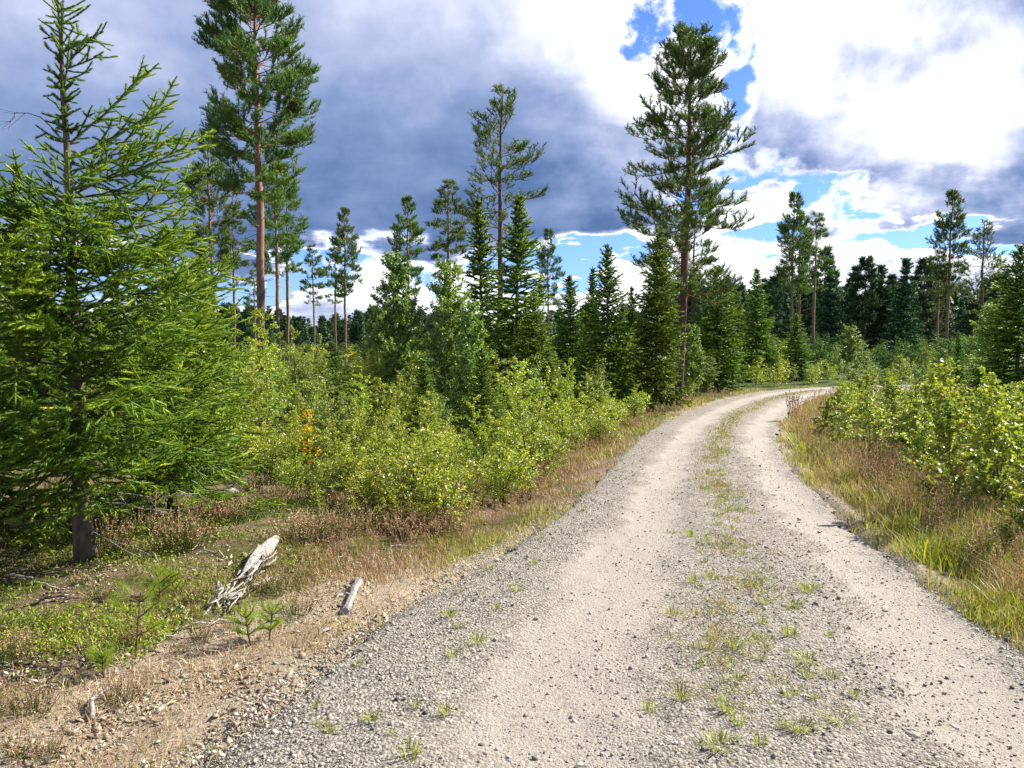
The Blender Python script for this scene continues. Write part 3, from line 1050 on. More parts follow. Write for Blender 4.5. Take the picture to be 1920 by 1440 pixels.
def pine(H, cb, R, seed, prof=None, proto=PINE_MID, seg=0.17, whorl=0.45, nper=4, tr=None, lod=0, stubs=14, dens=1.0, bend=0.02, cut=None, gap=0.12):
    """tall pine: bare stem up to the fraction cb, limbs above it with brushes of needles at their ends"""
    rg = np.random.default_rng(seed)
    wood, green = Geo(), Geo()
    nt = 22
    tz = np.linspace(0, 1, nt)
    wobx = np.cumsum(rg.normal(0, bend, nt)) * H * 0.06
    woby = np.cumsum(rg.normal(0, bend, nt)) * H * 0.06
    axis = np.stack([wobx - wobx[0], woby - woby[0], tz * H], 1)
    tr = tr or H * 0.010
    rad = tr * (1 - 0.35 * tz) * np.clip((1.02 - tz) / 0.55, 0, 1) ** 0.7 + 0.01
    rad[0] *= 1.2
    axb = axis.copy(); axb[0, 2] -= 0.2
    wood.tube(axb, rad, 10 if lod == 0 else 6, ridge=0.05, rng=rg)
    S = []
    if prof is None:
        prof = lambda t: (0.55 + 1.3 * t if t < 0.35 else 1.0 * ((1 - t) / 0.65) ** 0.75)
    z = cb * H
    rot = rg.random() * 6
    while z < H * 0.99:
        t = (z / H - cb) / (1 - cb)
        p0, _ = along(axis, z / H)
        rot += 1.1
        for b in range(nper + (1 if t < 0.7 else 0)):
            a = rot + b * 2 * math.pi / nper + rg.normal(0, 0.35)
            if rg.random() < gap: continue
            L = R * prof(t) * rg.uniform(0.55, 1.22) + 0.10
            if cut: L = cut(t, a, L, rg)
            if L < 0.12: continue
            elev = R_(4 + 30 * t ** 1.3 + rg.normal(0, 14))
            d0 = (math.cos(a) * math.cos(elev), math.sin(a) * math.cos(elev), math.sin(elev))
            pts = curve(p0, d0, L, 6, 0.25 * (1 - t), 0.6, 0.11, rg)
            wood.tube(pts, np.linspace(0.010 * L + 0.006, 0.006, len(pts)), 5 if lod == 0 else 3, cap=False)
            rb = rg.random()
            q = 0.30 + 0.12 * (1 - t)
            while q < 1.0:
                c, dr = along(pts, min(q, 0.99))
                l2 = (0.22 + 0.45 * (1 - q)) * L * rg.uniform(0.5, 1.1) + seg * 0.8
                l2 = min(l2, 0.9)
                for sd in (-1, 1):
                    lat = norm(np.cross(dr, [0, 0, 1.0])) * sd
                    d2 = norm(dr * 0.8 + lat * 0.8 + np.array([0, 0, rg.normal(0.15, 0.25)]))
                    p2 = curve(c, d2, l2, 3, 0.1, 0.8, 0.1, rg)
                    if lod == 0 and l2 > 0.3: wood.tube(p2, np.linspace(0.008, 0.005, 4), 3, cap=False)
                    nt2 = max(3, int(round((l2 / seg) * 2.1 * dens)))
                    for e in range(nt2):
                        c3, d3 = along(p2, min(0.99, 0.35 + 0.65 * (e + 1) / nt2))
                        dd = norm(d3 * 0.6 + rg.normal(0, 0.45, 3) + np.array([0, 0, 0.45]))
                        S.append((c3, c3 + dd * seg * rg.uniform(0.7, 1.2), rb))
                q += (0.11 if L > 0.8 else 0.18) * rg.uniform(0.8, 1.2) / dens
            e_, dr = along(pts, 0.99)
            for k_ in range(4):
                dd = norm(dr * 0.7 + rg.normal(0, 0.4, 3) + np.array([0, 0, 0.4]))
                S.append((e_, e_ + dd * seg, rb))
        z += whorl * (1.1 - 0.35 * t) * rg.uniform(0.75, 1.25)
    for k_ in range(stubs):
        z = H * rg.uniform(cb * 0.45, cb * 1.05)
        a = rg.random() * 6.28
        p0, _ = along(axis, z / H)
        L = rg.uniform(0.15, 0.9) * min(1, R * 0.7)
        wood.tube(curve(p0, (math.cos(a), math.sin(a), rg.uniform(-0.2, 0.3)), L, 4, 0.3, 0.3, 0.12, rg), np.linspace(0.014, 0.004, 5), 3, cap=False)
    A = np.array([s_[0] for s_ in S]); B = np.array([s_[1] for s_ in S]); rb = np.array([s_[2] for s_ in S])
    X_, Y_, Z_ = frames(B - A, rng=rg, jitter=0.3)
    rnd = np.clip(0.30 + 0.3 * rb + rg.normal(0, 0.17, len(A)), 0, 1)
    pv, pf = proto
    green.bake(pv, pf, A, X_, Y_, Z_, np.linalg.norm(B - A, axis=1), rnd)
    return wood, green, len(S)


# leaves: pointed oval folded along its midrib
LEAF = (np.array([(0, 0, 0), (0.32, 0.36, 0.07), (0.72, 0.26, 0.02), (1, 0, -0.06), (0.72, -0.26, 0.02), (0.32, -0.36, 0.07), (0.5, 0, -0.03)], float),
        np.array([(0, 6, 1), (1, 6, 2), (2, 6, 3), (3, 6, 4), (4, 6, 5), (5, 6, 0)]))
ROUND = (np.array([(0, 0, 0), (0.22, 0.42, 0.05), (0.66, 0.44, 0.03), (1, 0, -0.04), (0.66, -0.44, 0.03), (0.22, -0.42, 0.05), (0.5, 0, -0.03)], float), LEAF[1])
NARROW = (LEAF[0] * np.array([1, 0.5, 1]), LEAF[1])


def broadleaf(H, R, seed, nleaf, ls, leaf=LEAF, stems=1, zmin=0.12, rise=0.9, shape=0.6, lod=0, tr=None, low=0.55):
    rg = np.random.default_rng(seed)
    wood, green = Geo(), Geo()
    Q = []
    for s_ in range(stems):
        a0 = rg.random() * 6.28
        sp = 0.0 if stems == 1 else R * rg.uniform(0.15, 0.55)
        hh = H * (1.0 if s_ == 0 else rg.uniform(0.6, 0.95))
        nt = 9
        tz = np.linspace(0, 1, nt)
        ax = np.stack([math.cos(a0) * sp * tz ** 1.2 + np.cumsum(rg.normal(0, 0.012, nt)) * H, math.sin(a0) * sp * tz ** 1.2 + np.cumsum(rg.normal(0, 0.012, nt)) * H, tz * hh], 1)
        ax -= ax[0]
        ax[0, 2] = -0.04
        t0 = tr or (0.006 * H + 0.003)
        wood.tube(ax, np.linspace(t0, 0.002, nt), 5, cap=False)
        nb = int((26 if H > 1 else 16) * (1 if lod == 0 else 0.7)) if stems == 1 else 15
        if H > 3: nb = 60
        for b in range(nb):
            t = zmin + (0.97 - zmin) * (b + rg.random()) / nb
            a = b * 2.4 + rg.normal(0, 0.3)
            c, dr = along(ax, t)
            prof = (1 - t) ** shape * min(1, low + t * 1.5)
            L = R * prof * rg.uniform(0.65, 1.15) + 0.05 * H
            if stems > 1: L *= 0.75
            ri = rise * rg.uniform(0.6, 1.3)
            d0 = norm(np.array([math.cos(a), math.sin(a), ri]))
            p = curve(c, d0, L, 5, 0.15, 0.1, 0.07, rg)
            wood.tube(p, np.linspace(0.0035 * max(1, H / 2), 0.0012, 6), 3, cap=False)
            Q.append((p, L, 1.0))
            for e in range(int(2 + L * 5)):
                c2, d2 = along(p, rg.uniform(0.2, 0.95))
                dd = norm(d2 * 0.7 + rg.normal(0, 0.5, 3))
                l2 = L * rg.uniform(0.2, 0.45)
                Q.append((np.array([c2, c2 + dd * l2 + np.array([0, 0, -0.02])]), l2, 0.9))
        Q.append((ax[int(nt * 0.55):], hh * 0.45, 1.0))
    Ls = np.array([q[1] for q in Q]); Ls = Ls / Ls.sum()
    idx = rg.choice(len(Q), nleaf, p=Ls)
    loc = np.empty((nleaf, 3)); dr = np.empty((nleaf, 3))
    for i, k_ in enumerate(idx):
        loc[i], dr[i] = along(Q[k_][0], min(0.999, rg.random() ** 0.75))
    dd = norm(dr * 0.35 + rg.normal(0, 0.65, dr.shape) + np.array([0, 0, -0.35]))
    up = norm(rg.normal(0, 0.7, dr.shape) + np.array([0, 0, 0.8]))
    X_, Y_, Z_ = frames(dd, up=up)
    loc = loc + dd * ls * 0.35
    cl = vnoise(loc[:, 0] * 1 + seed, loc[:, 2] + loc[:, 1], 0.3 * max(1, H / 2), seed)
    rnd = np.clip(0.45 + 0.18 * cl + 0.14 * (loc[:, 2] / H - 0.5) + rg.normal(0, 0.27, nleaf), 0, 1)
    rnd = np.where((rnd > 0.93) & (rg.random(nleaf) < 0.8), 0.85, rnd)
    green.bake(leaf[0], leaf[1], loc, X_, Y_, Z_, ls * rg.uniform(0.6, 1.2, nleaf), rnd)
    return wood, green, nleaf


PROTO = {}


def proto(key, res, bark_m, leaf_m, names=('trunk', 'crown')):
    wood, green, n_ = res
    PROTO[key] = (wood.mesh(key + '_wood', bark_m, True), green.mesh(key + '_leaf', leaf_m), names, wood, green)


def plant(name, key, label, cat, loc, h=None, rz=0.0, sc=1.0, group=None, leaf_m=None):
    r = thing(name, label, cat, loc, rz, sc, group)
    w, l, names = PROTO[key][:3]
    tl = 0.008 if key.startswith(('pine', 'hero')) else 0.022
    r.rotation_euler = (rng.normal(0, tl), rng.normal(0, tl), rz)
    link(names[0], w, r)
    link(names[1], l, r)
    return r


def ground_at(px, depth):
    x = (px - 960) / F * depth / math.cos(PITCH) * 1.0
    return x, depth


def put(name, key, px, depth, top_py, label, cat='tree', rz=None, H=None, group=None, wide=1.0, sink=0.0):
    """stand a prototype of height H where the photograph has it, scaled so its top is at that pixel row"""
    x = (px - 960) / F * depth
    y = depth
    z = float(surf([x], [y])[0])
    r = px_dir(px, top_py)
    topz = CAMZ + r.z / r.y * depth
    s_ = (topz - z) / H
    return plant(name, key, label, cat, (x, y, z - sink), rz=rng.random() * 6.28 if rz is None else rz, sc=(s_ * wide, s_ * wide, s_), group=group)


# ------------------------------------------------------------------ foreground spruces
def hero_len(t, a, L, rg):
    c = math.cos(a)                     # +1 points right, -1 left
    k = rg.uniform(0.7, 1.12)
    if t > 0.885: return 0.0
    if t > 0.58 and t < 0.70 and rg.random() < 0.35: return 0.0
    if t > 0.775: return k * (0.29 if c > 0.25 else 0.12 if c < -0.3 else 0.16)
    if t > 0.70: return k * 0.11
    if t > 0.58: return k * (0.88 if c > 0.55 else 0.22)
    if t > 0.42: return k * (0.84 if c > 0 else 0.66)
    return k * (1.12 if c > 0 else 1.0)


x1, y1 = P(165, 1072)
hw_, hg_, k_ = spruce(4.28, 1.35, 101, seg=0.085, whorl=0.092, nper=6, ex=1.1, tw=0.95, l2max=0.36, hang=-0.08, vspread=0.40, front=2, proto=SHOOT_NEAR, zmin=0.15, shape=0.62, trunk_r=0.062, length_fn=hero_len, gaps=0.16, lean=(-0.12, 0.0))
print('hero', k_)
proto('hero', (hw_, hg_, 0), M['spruce_bark'], G['spruce_hero'])
hero = plant('spruce_tree', 'hero', 'bright green young spruce with bare pole top and thin leader, nearest tree at left', 'tree', (x1, y1, float(surf([x1], [y1])[0])))


def dead_branch(parent, p0, pts, r0, label=None, name='dead_branch', mat='dead_twig', sub=3, seed=0):
    rg = np.random.default_rng(seed)
    gq = Geo()
    pts = np.array(pts, float)
    m = np.concatenate([pts[:-1], (pts[:-1] + pts[1:]) / 2 + rg.normal(0, 0.012, (len(pts) - 1, 3))])
    order = np.argsort(np.concatenate([np.arange(len(pts) - 1), np.arange(len(pts) - 1) + 0.5]))
    q = np.concatenate([m[order], pts[-1:]])
    gq.tube(q, np.linspace(r0, r0 * 0.25, len(q)), 5, cap=True)
    for i in range(sub):
        c, d_ = along(q, rg.uniform(0.3, 0.95))
        dd = norm(d_ + rg.normal(0, 0.7, 3))
        gq.tube(curve(c, dd, rg.uniform(0.06, 0.22), 3, 0.2, 0.2, 0.15, rg), [r0 * 0.4, r0 * 0.3, r0 * 0.25, r0 * 0.15], 3, cap=False)
    o = link(name, gq.mesh(name, M[mat]), parent)
    if label: o['label'] = label
    return o


dead_branch(hero, None, [(0.05, -0.05, 0.62), (0.28, -0.10, 0.50), (0.55, -0.12, 0.47), (0.85, -0.1, 0.50)], 0.009, 'bleached bare lower branch', seed=1)
dead_branch(hero, None, [(0.05, -0.05, 0.46), (0.25, -0.15, 0.44), (0.5, -0.2, 0.41), (0.72, -0.2, 0.40)], 0.008, 'bleached bare lower branch', seed=2)
dead_branch(hero, None, [(0.05, -0.04, 0.22), (0.25, -0.12, 0.15), (0.45, -0.15, 0.06)], 0.005, 'thin dead twig at the foot', seed=3)
dead_branch(hero, None, [(-0.04, -0.05, 0.50), (-0.4, -0.10, 0.44), (-0.8, -0.1, 0.5)], 0.008, 'dark dead branch', mat='spruce_bark', seed=4, sub=7)
dead_branch(hero, None, [(-0.04, -0.05, 0.36), (-0.35, -0.2, 0.30), (-0.7, -0.1, 0.33)], 0.007, 'dark dead branch', mat='spruce_bark', seed=5, sub=7)
dead_branch(hero, None, [(-0.09, -0.03, 3.02), (-0.22, -0.05, 3.12), (-0.40, -0.05, 3.15), (-0.44, -0.05, 3.08)], 0.005, 'bare dead twig high on the stem', mat='spruce_bark', seed=6, sub=7)

for pts_ in ([(-0.115, 0, 3.86), (-0.20, 0.0, 3.93), (-0.30, 0.02, 4.02)], [(-0.115, 0, 3.86), (0.0, -0.02, 3.875), (0.14, -0.03, 3.95)],
             [(-0.115, 0, 3.86), (-0.17, 0.05, 3.95), (-0.22, 0.08, 4.07)], [(-0.115, 0, 3.86), (-0.06, 0.12, 3.92), (-0.04, 0.2, 3.98)]):
    gq = Geo()
    pts_ = np.array(pts_, float)
    gq.tube(pts_, [0.007, 0.006, 0.005], 5, r=0.6)
    A_ = np.concatenate([pts_[:1] + (pts_[1:2] - pts_[:1]) * q_ for q_ in (0.45, 0.75)] + [pts_[1:2] + (pts_[2:] - pts_[1:2]) * q_ for q_ in (0, 0.33, 0.66)])
    X_, Y_, Z_ = frames(np.repeat((pts_[2:] - pts_[:1]), len(A_), 0))
    gq.bake(SHOOT_NEAR[0] * np.array([1, 0.55, 0.55]), SHOOT_NEAR[1], A_, X_, Y_, Z_, np.full(len(A_), 0.055), np.full(len(A_), 0.7))
    link('leader_twig', gq.mesh('leader_twig', G['spruce_hero']), hero)

hw_, hg_, k_ = spruce(3.2, 1.15, 102, seg=0.085, whorl=0.10, nper=6, tw=0.95, l2max=0.42, hang=-0.12, vspread=0.36, proto=SHOOT_NEAR, zmin=0.10, shape=0.6, trunk_r=0.05, gaps=0.08)
proto('hero2', (hw_, hg_, 0), M['spruce_bark'], G['spruce_hero'])
put('spruce_tree', 'hero2', -95, 5.9, 318, 'dense young spruce cut by the left edge of the picture', H=3.2, rz=0.5)
put('spruce_tree', 'hero2', 318, 7.1, 430, 'bushy young spruce tucked behind the right side of the nearest one', H=3.2, rz=2.6)

# ------------------------------------------------------------------ other spruces
for i, sd in enumerate((201, 202, 203, 204)):
    proto('spruce%d' % i, spruce(6.0, (1.0, 1.15, 0.9, 1.3)[i], sd, seg=0.15, whorl=0.15, nper=7, proto=SHOOT_MID, zmin=0.03, hang=-0.22, vspread=0.3, lmin=0.5, lmax=1.25, tw=0.8, shape=(0.8, 0.75, 0.9, 0.7)[i], lod=1, gaps=0.08, dens=0.9),
          M['spruce_bark'], G['spruce'])
SPR = [
    (905, 21.5, 372, 2, 1.0, 'dark slim spruce just left of the tall pine behind the thicket'),
    (968, 20.0, 366, 0, 1.15, 'tall pointed spruce standing against the slender pine stem'),
    (1000, 18.0, 560, 3, 1.3, 'broad low spruce at the foot of the tall pointed spruce'),
    (1070, 27.0, 515, 1, 1.2, 'dark spruce in the gap between the pointed spruce and the sunlit one'),
    (1108, 24.0, 500, 2, 0.9, 'thin spruce leader rising left of the sunlit bushy spruce'),
    (1142, 22.0, 458, 1, 1.0, 'bushy spruce with sunlit right flank left of the biggest pine'),
    (1180, 25.5, 535, 2, 0.9, 'thin dark spruce squeezed between the two bushy roadside spruces'),
    (1228, 23.0, 436, 3, 0.9, 'bushy spruce with bare tip directly in front of the biggest pine'),
    (1345, 33.0, 498, 3, 1.2, 'broad dark spruce right of the biggest pine'),
    (1418, 41.0, 503, 0, 1.2, 'dark pointed spruce midway between biggest pine and the twin pines'),
    (1492, 42.0, 588, 1, 1.5, 'short broad spruce at the foot of the twin-stemmed pine by the bend'),
    (1380, 45.0, 545, 1, 1.3, 'spruce filling the gap behind the dark pointed spruce'),
    (1795, 30.0, 622, 2, 1.2, 'small pale spruce alone in the right-hand thicket'),
    (1912, 24.0, 462, 3, 1.25, 'large dark spruce cut by the right edge of the picture'),
    (1865, 33.0, 560, 1, 1.5, 'rounded spruce leaning against the large dark one at right edge'),
    (905, 12.0, 650, 1, 1.2, 'small young spruce half buried in the birch thicket near the road'),
    (365, 16.0, 455, 0, 1.0, 'slim spruce seen just right of the foreground spruces'),
    (30, 30.0, 305, 0, 0.9, 'distant conifer tip poking over the left edge foliage'),
]
for px, dp, tp, v, wd, lb in SPR:
    put('spruce_tree', 'spruce%d' % v, px, dp, tp, lb, H=6.0, wide=wd)

# ------------------------------------------------------------------ pines
def cut_big(t, a, L, rg):
    c = math.cos(a)
    L *= 1.15 if c > 0.2 else 0.95
    if 0.40 < t < 0.48: return L * 0.5
    return L


pp = lambda t: (0.8 + 0.5 * t if t < 0.3 else 0.95 if t < 0.5 else 0.95 * ((1 - t) / 0.5) ** 0.5)
proto('pine_big', pine(15, 0.30, 2.3, 301, prof=pp, nper=5, whorl=0.50, tr=0.17, cut=cut_big, seg=0.155, gap=0.14, dens=1.25), M['dark_bark'], G['pine'])
pt = lambda t: (0.8 if t < 0.2 else 1.0 if t < 0.75 else 1.0 * ((1 - t) / 0.25) ** 0.6)
proto('pine_tall', pine(14.5, 0.50, 1.6, 302, prof=pt, nper=5, whorl=0.44, tr=0.135, seg=0.15, stubs=22, gap=0.10, dens=1.3), M['pine_bark'], G['pine'])
proto('pine_slim', pine(11, 0.42, 1.45, 303, nper=3, whorl=0.50, tr=0.085, seg=0.15, dens=0.75, stubs=18), M['dark_bark'], G['pine'])
proto('pine_cone', pine(14, 0.45, 1.5, 304, nper=4, whorl=0.45, tr=0.11, seg=0.19, lod=1, proto=PINE_MID, dens=1.0), M['pine_bark'], G['pine'])
proto('pine_cone2', pine(14, 0.52, 1.25, 305, nper=3, whorl=0.5, tr=0.10, seg=0.19, lod=1, proto=PINE_MID), M['pine_bark'], G['pine'])
for i, sd in enumerate((311, 312, 313)):
    proto('pine_far%d' % i, pine(14, (0.42, 0.5, 0.3)[i], (1.5, 1.25, 1.8)[i], sd, nper=3, whorl=0.6, tr=0.11, seg=0.36, lod=1, proto=PINE_FAR, stubs=12, dens=0.8),
          M['dark_bark'], G['far_pine'])
PIN = [
    ('pine_tall', 14.5, 493, 24.0, -45, 1.0, 'tallest pine on the left with reddish bare stem and crown out of frame'),
    ('pine_big', 15, 1272, 27.0, 66, 1.0, 'biggest pine with wide dark crown of clumped boughs right of centre'),
    ('pine_slim', 11, 938, 27.0, 162, 1.15, 'slender airy pine whose thin stem rises behind the pointed spruce'),
    ('pine_cone', 14, 405, 44.0, 248, 1.1, 'pointed pine with bare brown stem between spruce and tallest pine'),
    ('pine_cone2', 14, 440, 50.0, 385, 1.2, 'lower pine close right of the pointed brown-stemmed one'),
    ('pine_cone', 14, 524, 42.0, 262, 0.95, 'dense pine whose crown overlaps right side of the tallest pine'),
    ('pine_cone2', 14, 540, 47.0, 330, 1.1, 'pine close behind the dense one right of the tallest pine'),
    ('pine_cone2', 14, 590, 62.0, 458, 1.1, 'small lone pine in the gap right of the tallest pine'),
    ('pine_cone', 14, 648, 55.0, 388, 0.9, 'pointed pine with long bare stem left of the birches'),
    ('pine_cone2', 14, 630, 66.0, 455, 1.1, 'thin pine standing just left of the pointed long-stemmed one'),
    ('pine_cone', 14, 766, 52.0, 368, 1.0, 'symmetrical pointed pine rising above the first birch'),
    ('pine_cone2', 14, 842, 46.0, 336, 1.25, 'pine with spreading crown above the second birch'),
    ('pine_cone', 14, 1028, 62.0, 428, 0.9, 'small dark pine against blue sky right of the pointed spruce'),
    ('pine_slim', 11, 1300, 33.0, 395, 1.2, 'lower pine with thin stem under right side of the biggest pine'),
    ('pine_cone', 14, 1482, 50.0, 360, 0.9, 'left and taller stem of the twin pines by the bend'),
    ('pine_cone2', 14, 1497, 52.0, 380, 0.9, 'second stem of the twin pines by the bend'),
    ('pine_cone2', 14, 1524, 55.0, 398, 1.15, 'thinner pine immediately right of the twin pines'),
    ('pine_cone', 14, 1772, 60.0, 356, 1.0, 'tall pointed pine standing out above the right-hand forest'),
    ('pine_cone2', 14, 1757, 63.0, 470, 1.2, 'pine in the shade directly left of the tall pointed one at right'),
    ('pine_slim', 11, 1837, 48.0, 412, 1.2, 'airy pine with open lower crown near the right edge'),
    ('pine_slim', 11, 372, 40.0, 480, 1.1, 'short pine glimpsed between the foreground spruces and the pointed pine'),
    ('pine_cone2', 14, 478, 70.0, 505, 1.2, 'distant pine behind the foot of the tallest pine'),
    ('pine_cone2', 14, 1243, 40.0, 500, 1.2, 'pine half hidden left behind the biggest pine'),
]
for key, H_, px, dp, tp, wd, lb in PIN:
    put('pine_tree', key, px, dp, tp, lb, H=H_, wide=wd)

# forest edge beyond the clearing on the right
for i, sd in enumerate((321, 322)):
    proto('spruce_far%d' % i, spruce(14, 2.1, sd, seg=0.42, whorl=0.45, nper=5, proto=SHOOT_FAR, zmin=0.03, shape=0.85, lod=2, gaps=0.05, dens=0.9), M['dark_bark'], G['far_pine'])
EDGE = [(1545, 96, 470), (1570, 104, 510), (1603, 92, 505), (1618, 88, 484), (1648, 90, 498), (1668, 98, 520), (1690, 86, 486), (1712, 100, 520), (1732, 92, 490), (1745, 104, 530),
        (1590, 108, 535), (1630, 110, 530), (1450, 90, 520), (1330, 90, 540), (1395, 92, 545), (1430, 96, 535), (1800, 112, 560), (1820, 105, 565), (1880, 100, 545), (1900, 110, 550), (1860, 96, 540), (1550, 90, 500)]
LB = ['dark pine at the shaded forest edge beyond the right-hand clearing', 'dark spruce at the shaded forest edge beyond the right-hand clearing']
for j, (px, dp, tp) in enumerate(EDGE):
    k = j % 5
    sp = k in (1, 4)
    put('spruce_tree' if sp else 'pine_tree', 'spruce_far%d' % (j % 2) if sp else 'pine_far%d' % (j % 3), px, dp * 0.8, tp, LB[1 if sp else 0], H=14,
        group='trees along the far forest edge', wide=rng.uniform(0.95, 1.35))
for j in range(60):
    px = rng.uniform(1290, 2150)
    dp = rng.uniform(86, 125)
    sp = rng.random() < 0.35
    put('spruce_tree' if sp else 'pine_tree', 'spruce_far%d' % (j % 2) if sp else 'pine_far%d' % (j % 3), px, dp, rng.uniform(540, 572), LB[1 if sp else 0].replace('at the shaded', 'within the shaded'), H=14,
        group='trees inside the far forest', wide=rng.uniform(1.1, 1.5))


def merged(name, keys, pts, label, mat, H_):
    """a far-off wood that reads as one mass"""
    gq = Geo()
    for (x, y, h) in pts:
        w_, l_ = PROTO[keys[rng.integers(0, len(keys))]][3:]
        a = rng.random() * 6.28
        ca, sa = math.cos(a), math.sin(a)
        z = float(gbase(x, y))
        s_ = h / H_
        for q in (w_, l_):
            v = np.concatenate(q.v) * s_
            v = np.stack([v[:, 0] * ca - v[:, 1] * sa, v[:, 0] * sa + v[:, 1] * ca, v[:, 2]], 1) * np.array([1.3, 1.3, 1]) + np.array([x, y, z])
            gq.add(v, np.concatenate(q.f), np.concatenate(q.r) if q is l_ else 0.2)
    o = link(name, gq.mesh(name, mat))
    o['kind'] = 'stuff'
    tag(o, label, 'forest')


PROTO_ = {}
wlow = spruce(14, 2.6, 331, seg=0.85, whorl=1.0, nper=5, proto=shoot_proto(5, 0.7, 0.42, 0.2, 9), zmin=0.02, shape=0.8, lod=2, gaps=0.05, dens=0.8)
proto('low0', wlow, M['dark_bark'], G['far_pine'])
plow = pine(14, 0.3, 2.0, 332, nper=4, whorl=0.9, seg=0.6, lod=1, proto=shoot_proto(6, 0.8, 0.32, 0.2, 10), stubs=2, dens=0.5)
proto('low1', plow, M['dark_bark'], G['far_pine'])
print('low', wlow[2], plow[2])
pts = []
for j in range(150):
    dp = rng.uniform(105, 165)
    px = rng.uniform(1240, 2300)
    pts.append(((px - 960) / F * dp, dp, rng.uniform(9, 12)))
merged('far_forest', ['low0', 'low1'], pts, 'solid dark forest closing the clearing behind the right-hand trees', G['far_pine'], 14)
pts = []
for j in range(520):
    dp = rng.uniform(170, 300)
    px = rng.uniform(-500, 1330)
    pts.append(((px - 960) / F * dp, dp, rng.uniform(8, 14) * dp / 240 * (0.9 + 0.15 * math.sin(px / 55.0))))
merged('far_forest', ['low0', 'low1'], pts, 'distant treeline on the horizon seen between the left-hand pine stems', G['far_pine'], 14)

# ------------------------------------------------------------------ birches and saplings
for i in range(3):
    proto('birch%d' % i, broadleaf(4.2, (0.95, 1.15, 0.8)[i], 401 + i, 15000, 0.065, zmin=0.08, rise=1.3, shape=0.55), M['birch_bark'], G['birch_grey'], ('trunk', 'crown'))
for px, dp, tp, v, wd, lb in [
    (735, 20.0, 478, 2, 1.0, 'first grey-green birch from the left with a pointed top'),
    (775, 23.0, 560, 0, 1.0, 'birch in the dip between the two taller birches'),
    (845, 18.5, 492, 1, 0.95, 'broad grey-green birch with pale glinting leaves left of the dark spruces'),
    (885, 17.0, 570, 0, 1.0, 'birch leaning toward the dark spruce beside the broad birch'),
    (700, 24.0, 575, 0, 0.9, 'low birch just left of the pointed-top birch'),
    (1320, 30.0, 668, 1, 1.9, 'grey willow-like bush on the far verge below the biggest pine'),
    (1300, 29.0, 610, 2, 1.2, 'thin birch with brownish leaves beside the bushy roadside spruce'),
    (1600, 46.0, 612, 1, 1.4, 'olive round-topped birch in front of the dark forest edge'),
    (1850, 28.0, 572, 1, 1.1, 'grey-green birch in front of the large dark spruce at right'),
]:
    put('birch_tree', 'birch%d' % v, px, dp, tp, lb, H=4.2, wide=wd)

SAP = []
for i in range(6):
    H_ = 1.8
    proto('sap%d' % i, broadleaf(H_, (0.48, 0.55, 0.6, 0.5, 0.65, 0.55)[i], 411 + i, (3600, 4300, 5000, 3900, 5400, 4500)[i], 0.030, stems=(1, 2, 3, 1, 3, 2)[i], zmin=0.02, rise=0.8, low=0.9),
          M['birch_bark'], G['birch'], ('stem', 'foliage'))
for i in range(2):
    proto('sapy%d' % i, broadleaf(1.8, 0.46, 421 + i, 3500, 0.029, stems=1 + i, zmin=0.08, rise=0.9), M['birch_bark'], G['birch_yellow'], ('stem', 'foliage'))
for i in range(2):
    proto('will%d' % i, broadleaf(1.8, 0.6, 431 + i, 3200, 0.052, leaf=NARROW, stems=4, zmin=0.05, rise=1.2), M['birch_bark'], G['birch_grey'], ('stem', 'foliage'))
for i in range(4):
    proto('asp%d' % i, broadleaf(1.5, (0.5, 0.42, 0.55, 0.5)[i], 441 + i, (2900, 2400, 3400, 3100)[i], 0.038, leaf=ROUND, stems=(2, 1, 3, 2)[i], zmin=0.02, rise=0.8, low=0.9),
          M['birch_bark'], G['aspen'], ('stem', 'foliage'))
PLACED = []


def free(x, y, d):
    for (a, b) in PLACED:
        if abs(a - x) < d and abs(b - y) < d and (a - x) ** 2 + (b - y) ** 2 < d * d: return False
    return True


def sapling(key, H_, x, y, h, label, name='birch_sapling', cat='sapling', group=None, wide=1.0):
    PLACED.append((x, y))
    s_ = h / H_
    return plant(name, key, label, cat, (x, y, float(surf([x], [y])[0])), rz=rng.random() * 6.28, sc=(s_ * wide, s_ * wide, s_), group=group)


def sap_px(key, H_, px, base_py, top_py, label, wide=1.0, name='birch_sapling', cat='sapling'):
    x, y = P(px, base_py)
    r = px_dir(px, top_py)
    h = CAMZ + r.z / r.y * y - float(surf([x], [y])[0])
    return sapling(key, H_, x, y, h, label, name, cat, None, wide)


# singled-out saplings of the left thicket
sap_px('sapy0', 1.8, 500, 815, 578, 'tall yellow-green birch sapling right beside the foreground spruces', 1.1)
sap_px('sapy1', 1.8, 470, 800, 640, 'second yellow-green birch sapling touching the spruce boughs', 1.2)
sap_px('sap4', 1.8, 560, 800, 612, 'tall leafy birch sapling right of the tall yellow-green one', 1.1)
sap_px('sap2', 1.8, 455, 855, 640, 'dark leafy birch sapling at the edge of the little heath clearing', 1.0)
sap_px('sapy0', 1.8, 555, 940, 762, 'small yellow-green sapling standing alone in the heath clearing', 0.75)
sap_px('sapy1', 1.8, 600, 985, 905, 'knee-high yellow-green seedling birch among the heather', 1.3)
sap_px('sap1', 1.8, 715, 960, 800, 'low birch sapling at the front of the thicket near the heather', 1.2)
sap_px('sap0', 1.8, 770, 955, 845, 'low pale green sapling at the front of the thicket', 1.3)
sap_px('sap3', 1.8, 830, 965, 815, 'front birch sapling closest to the road bank', 1.1)
sap_px('sap2', 1.8, 900, 905, 742, 'leafy sapling on the road bank left of the shady gap', 1.1)
sap_px('sap4', 1.8, 990, 905, 668, 'tall birch sapling leaning over the left road verge', 0.95)
sap_px('sap0', 1.8, 955, 900, 740, 'dark birch sapling in the shady gap by the left verge', 1.1)
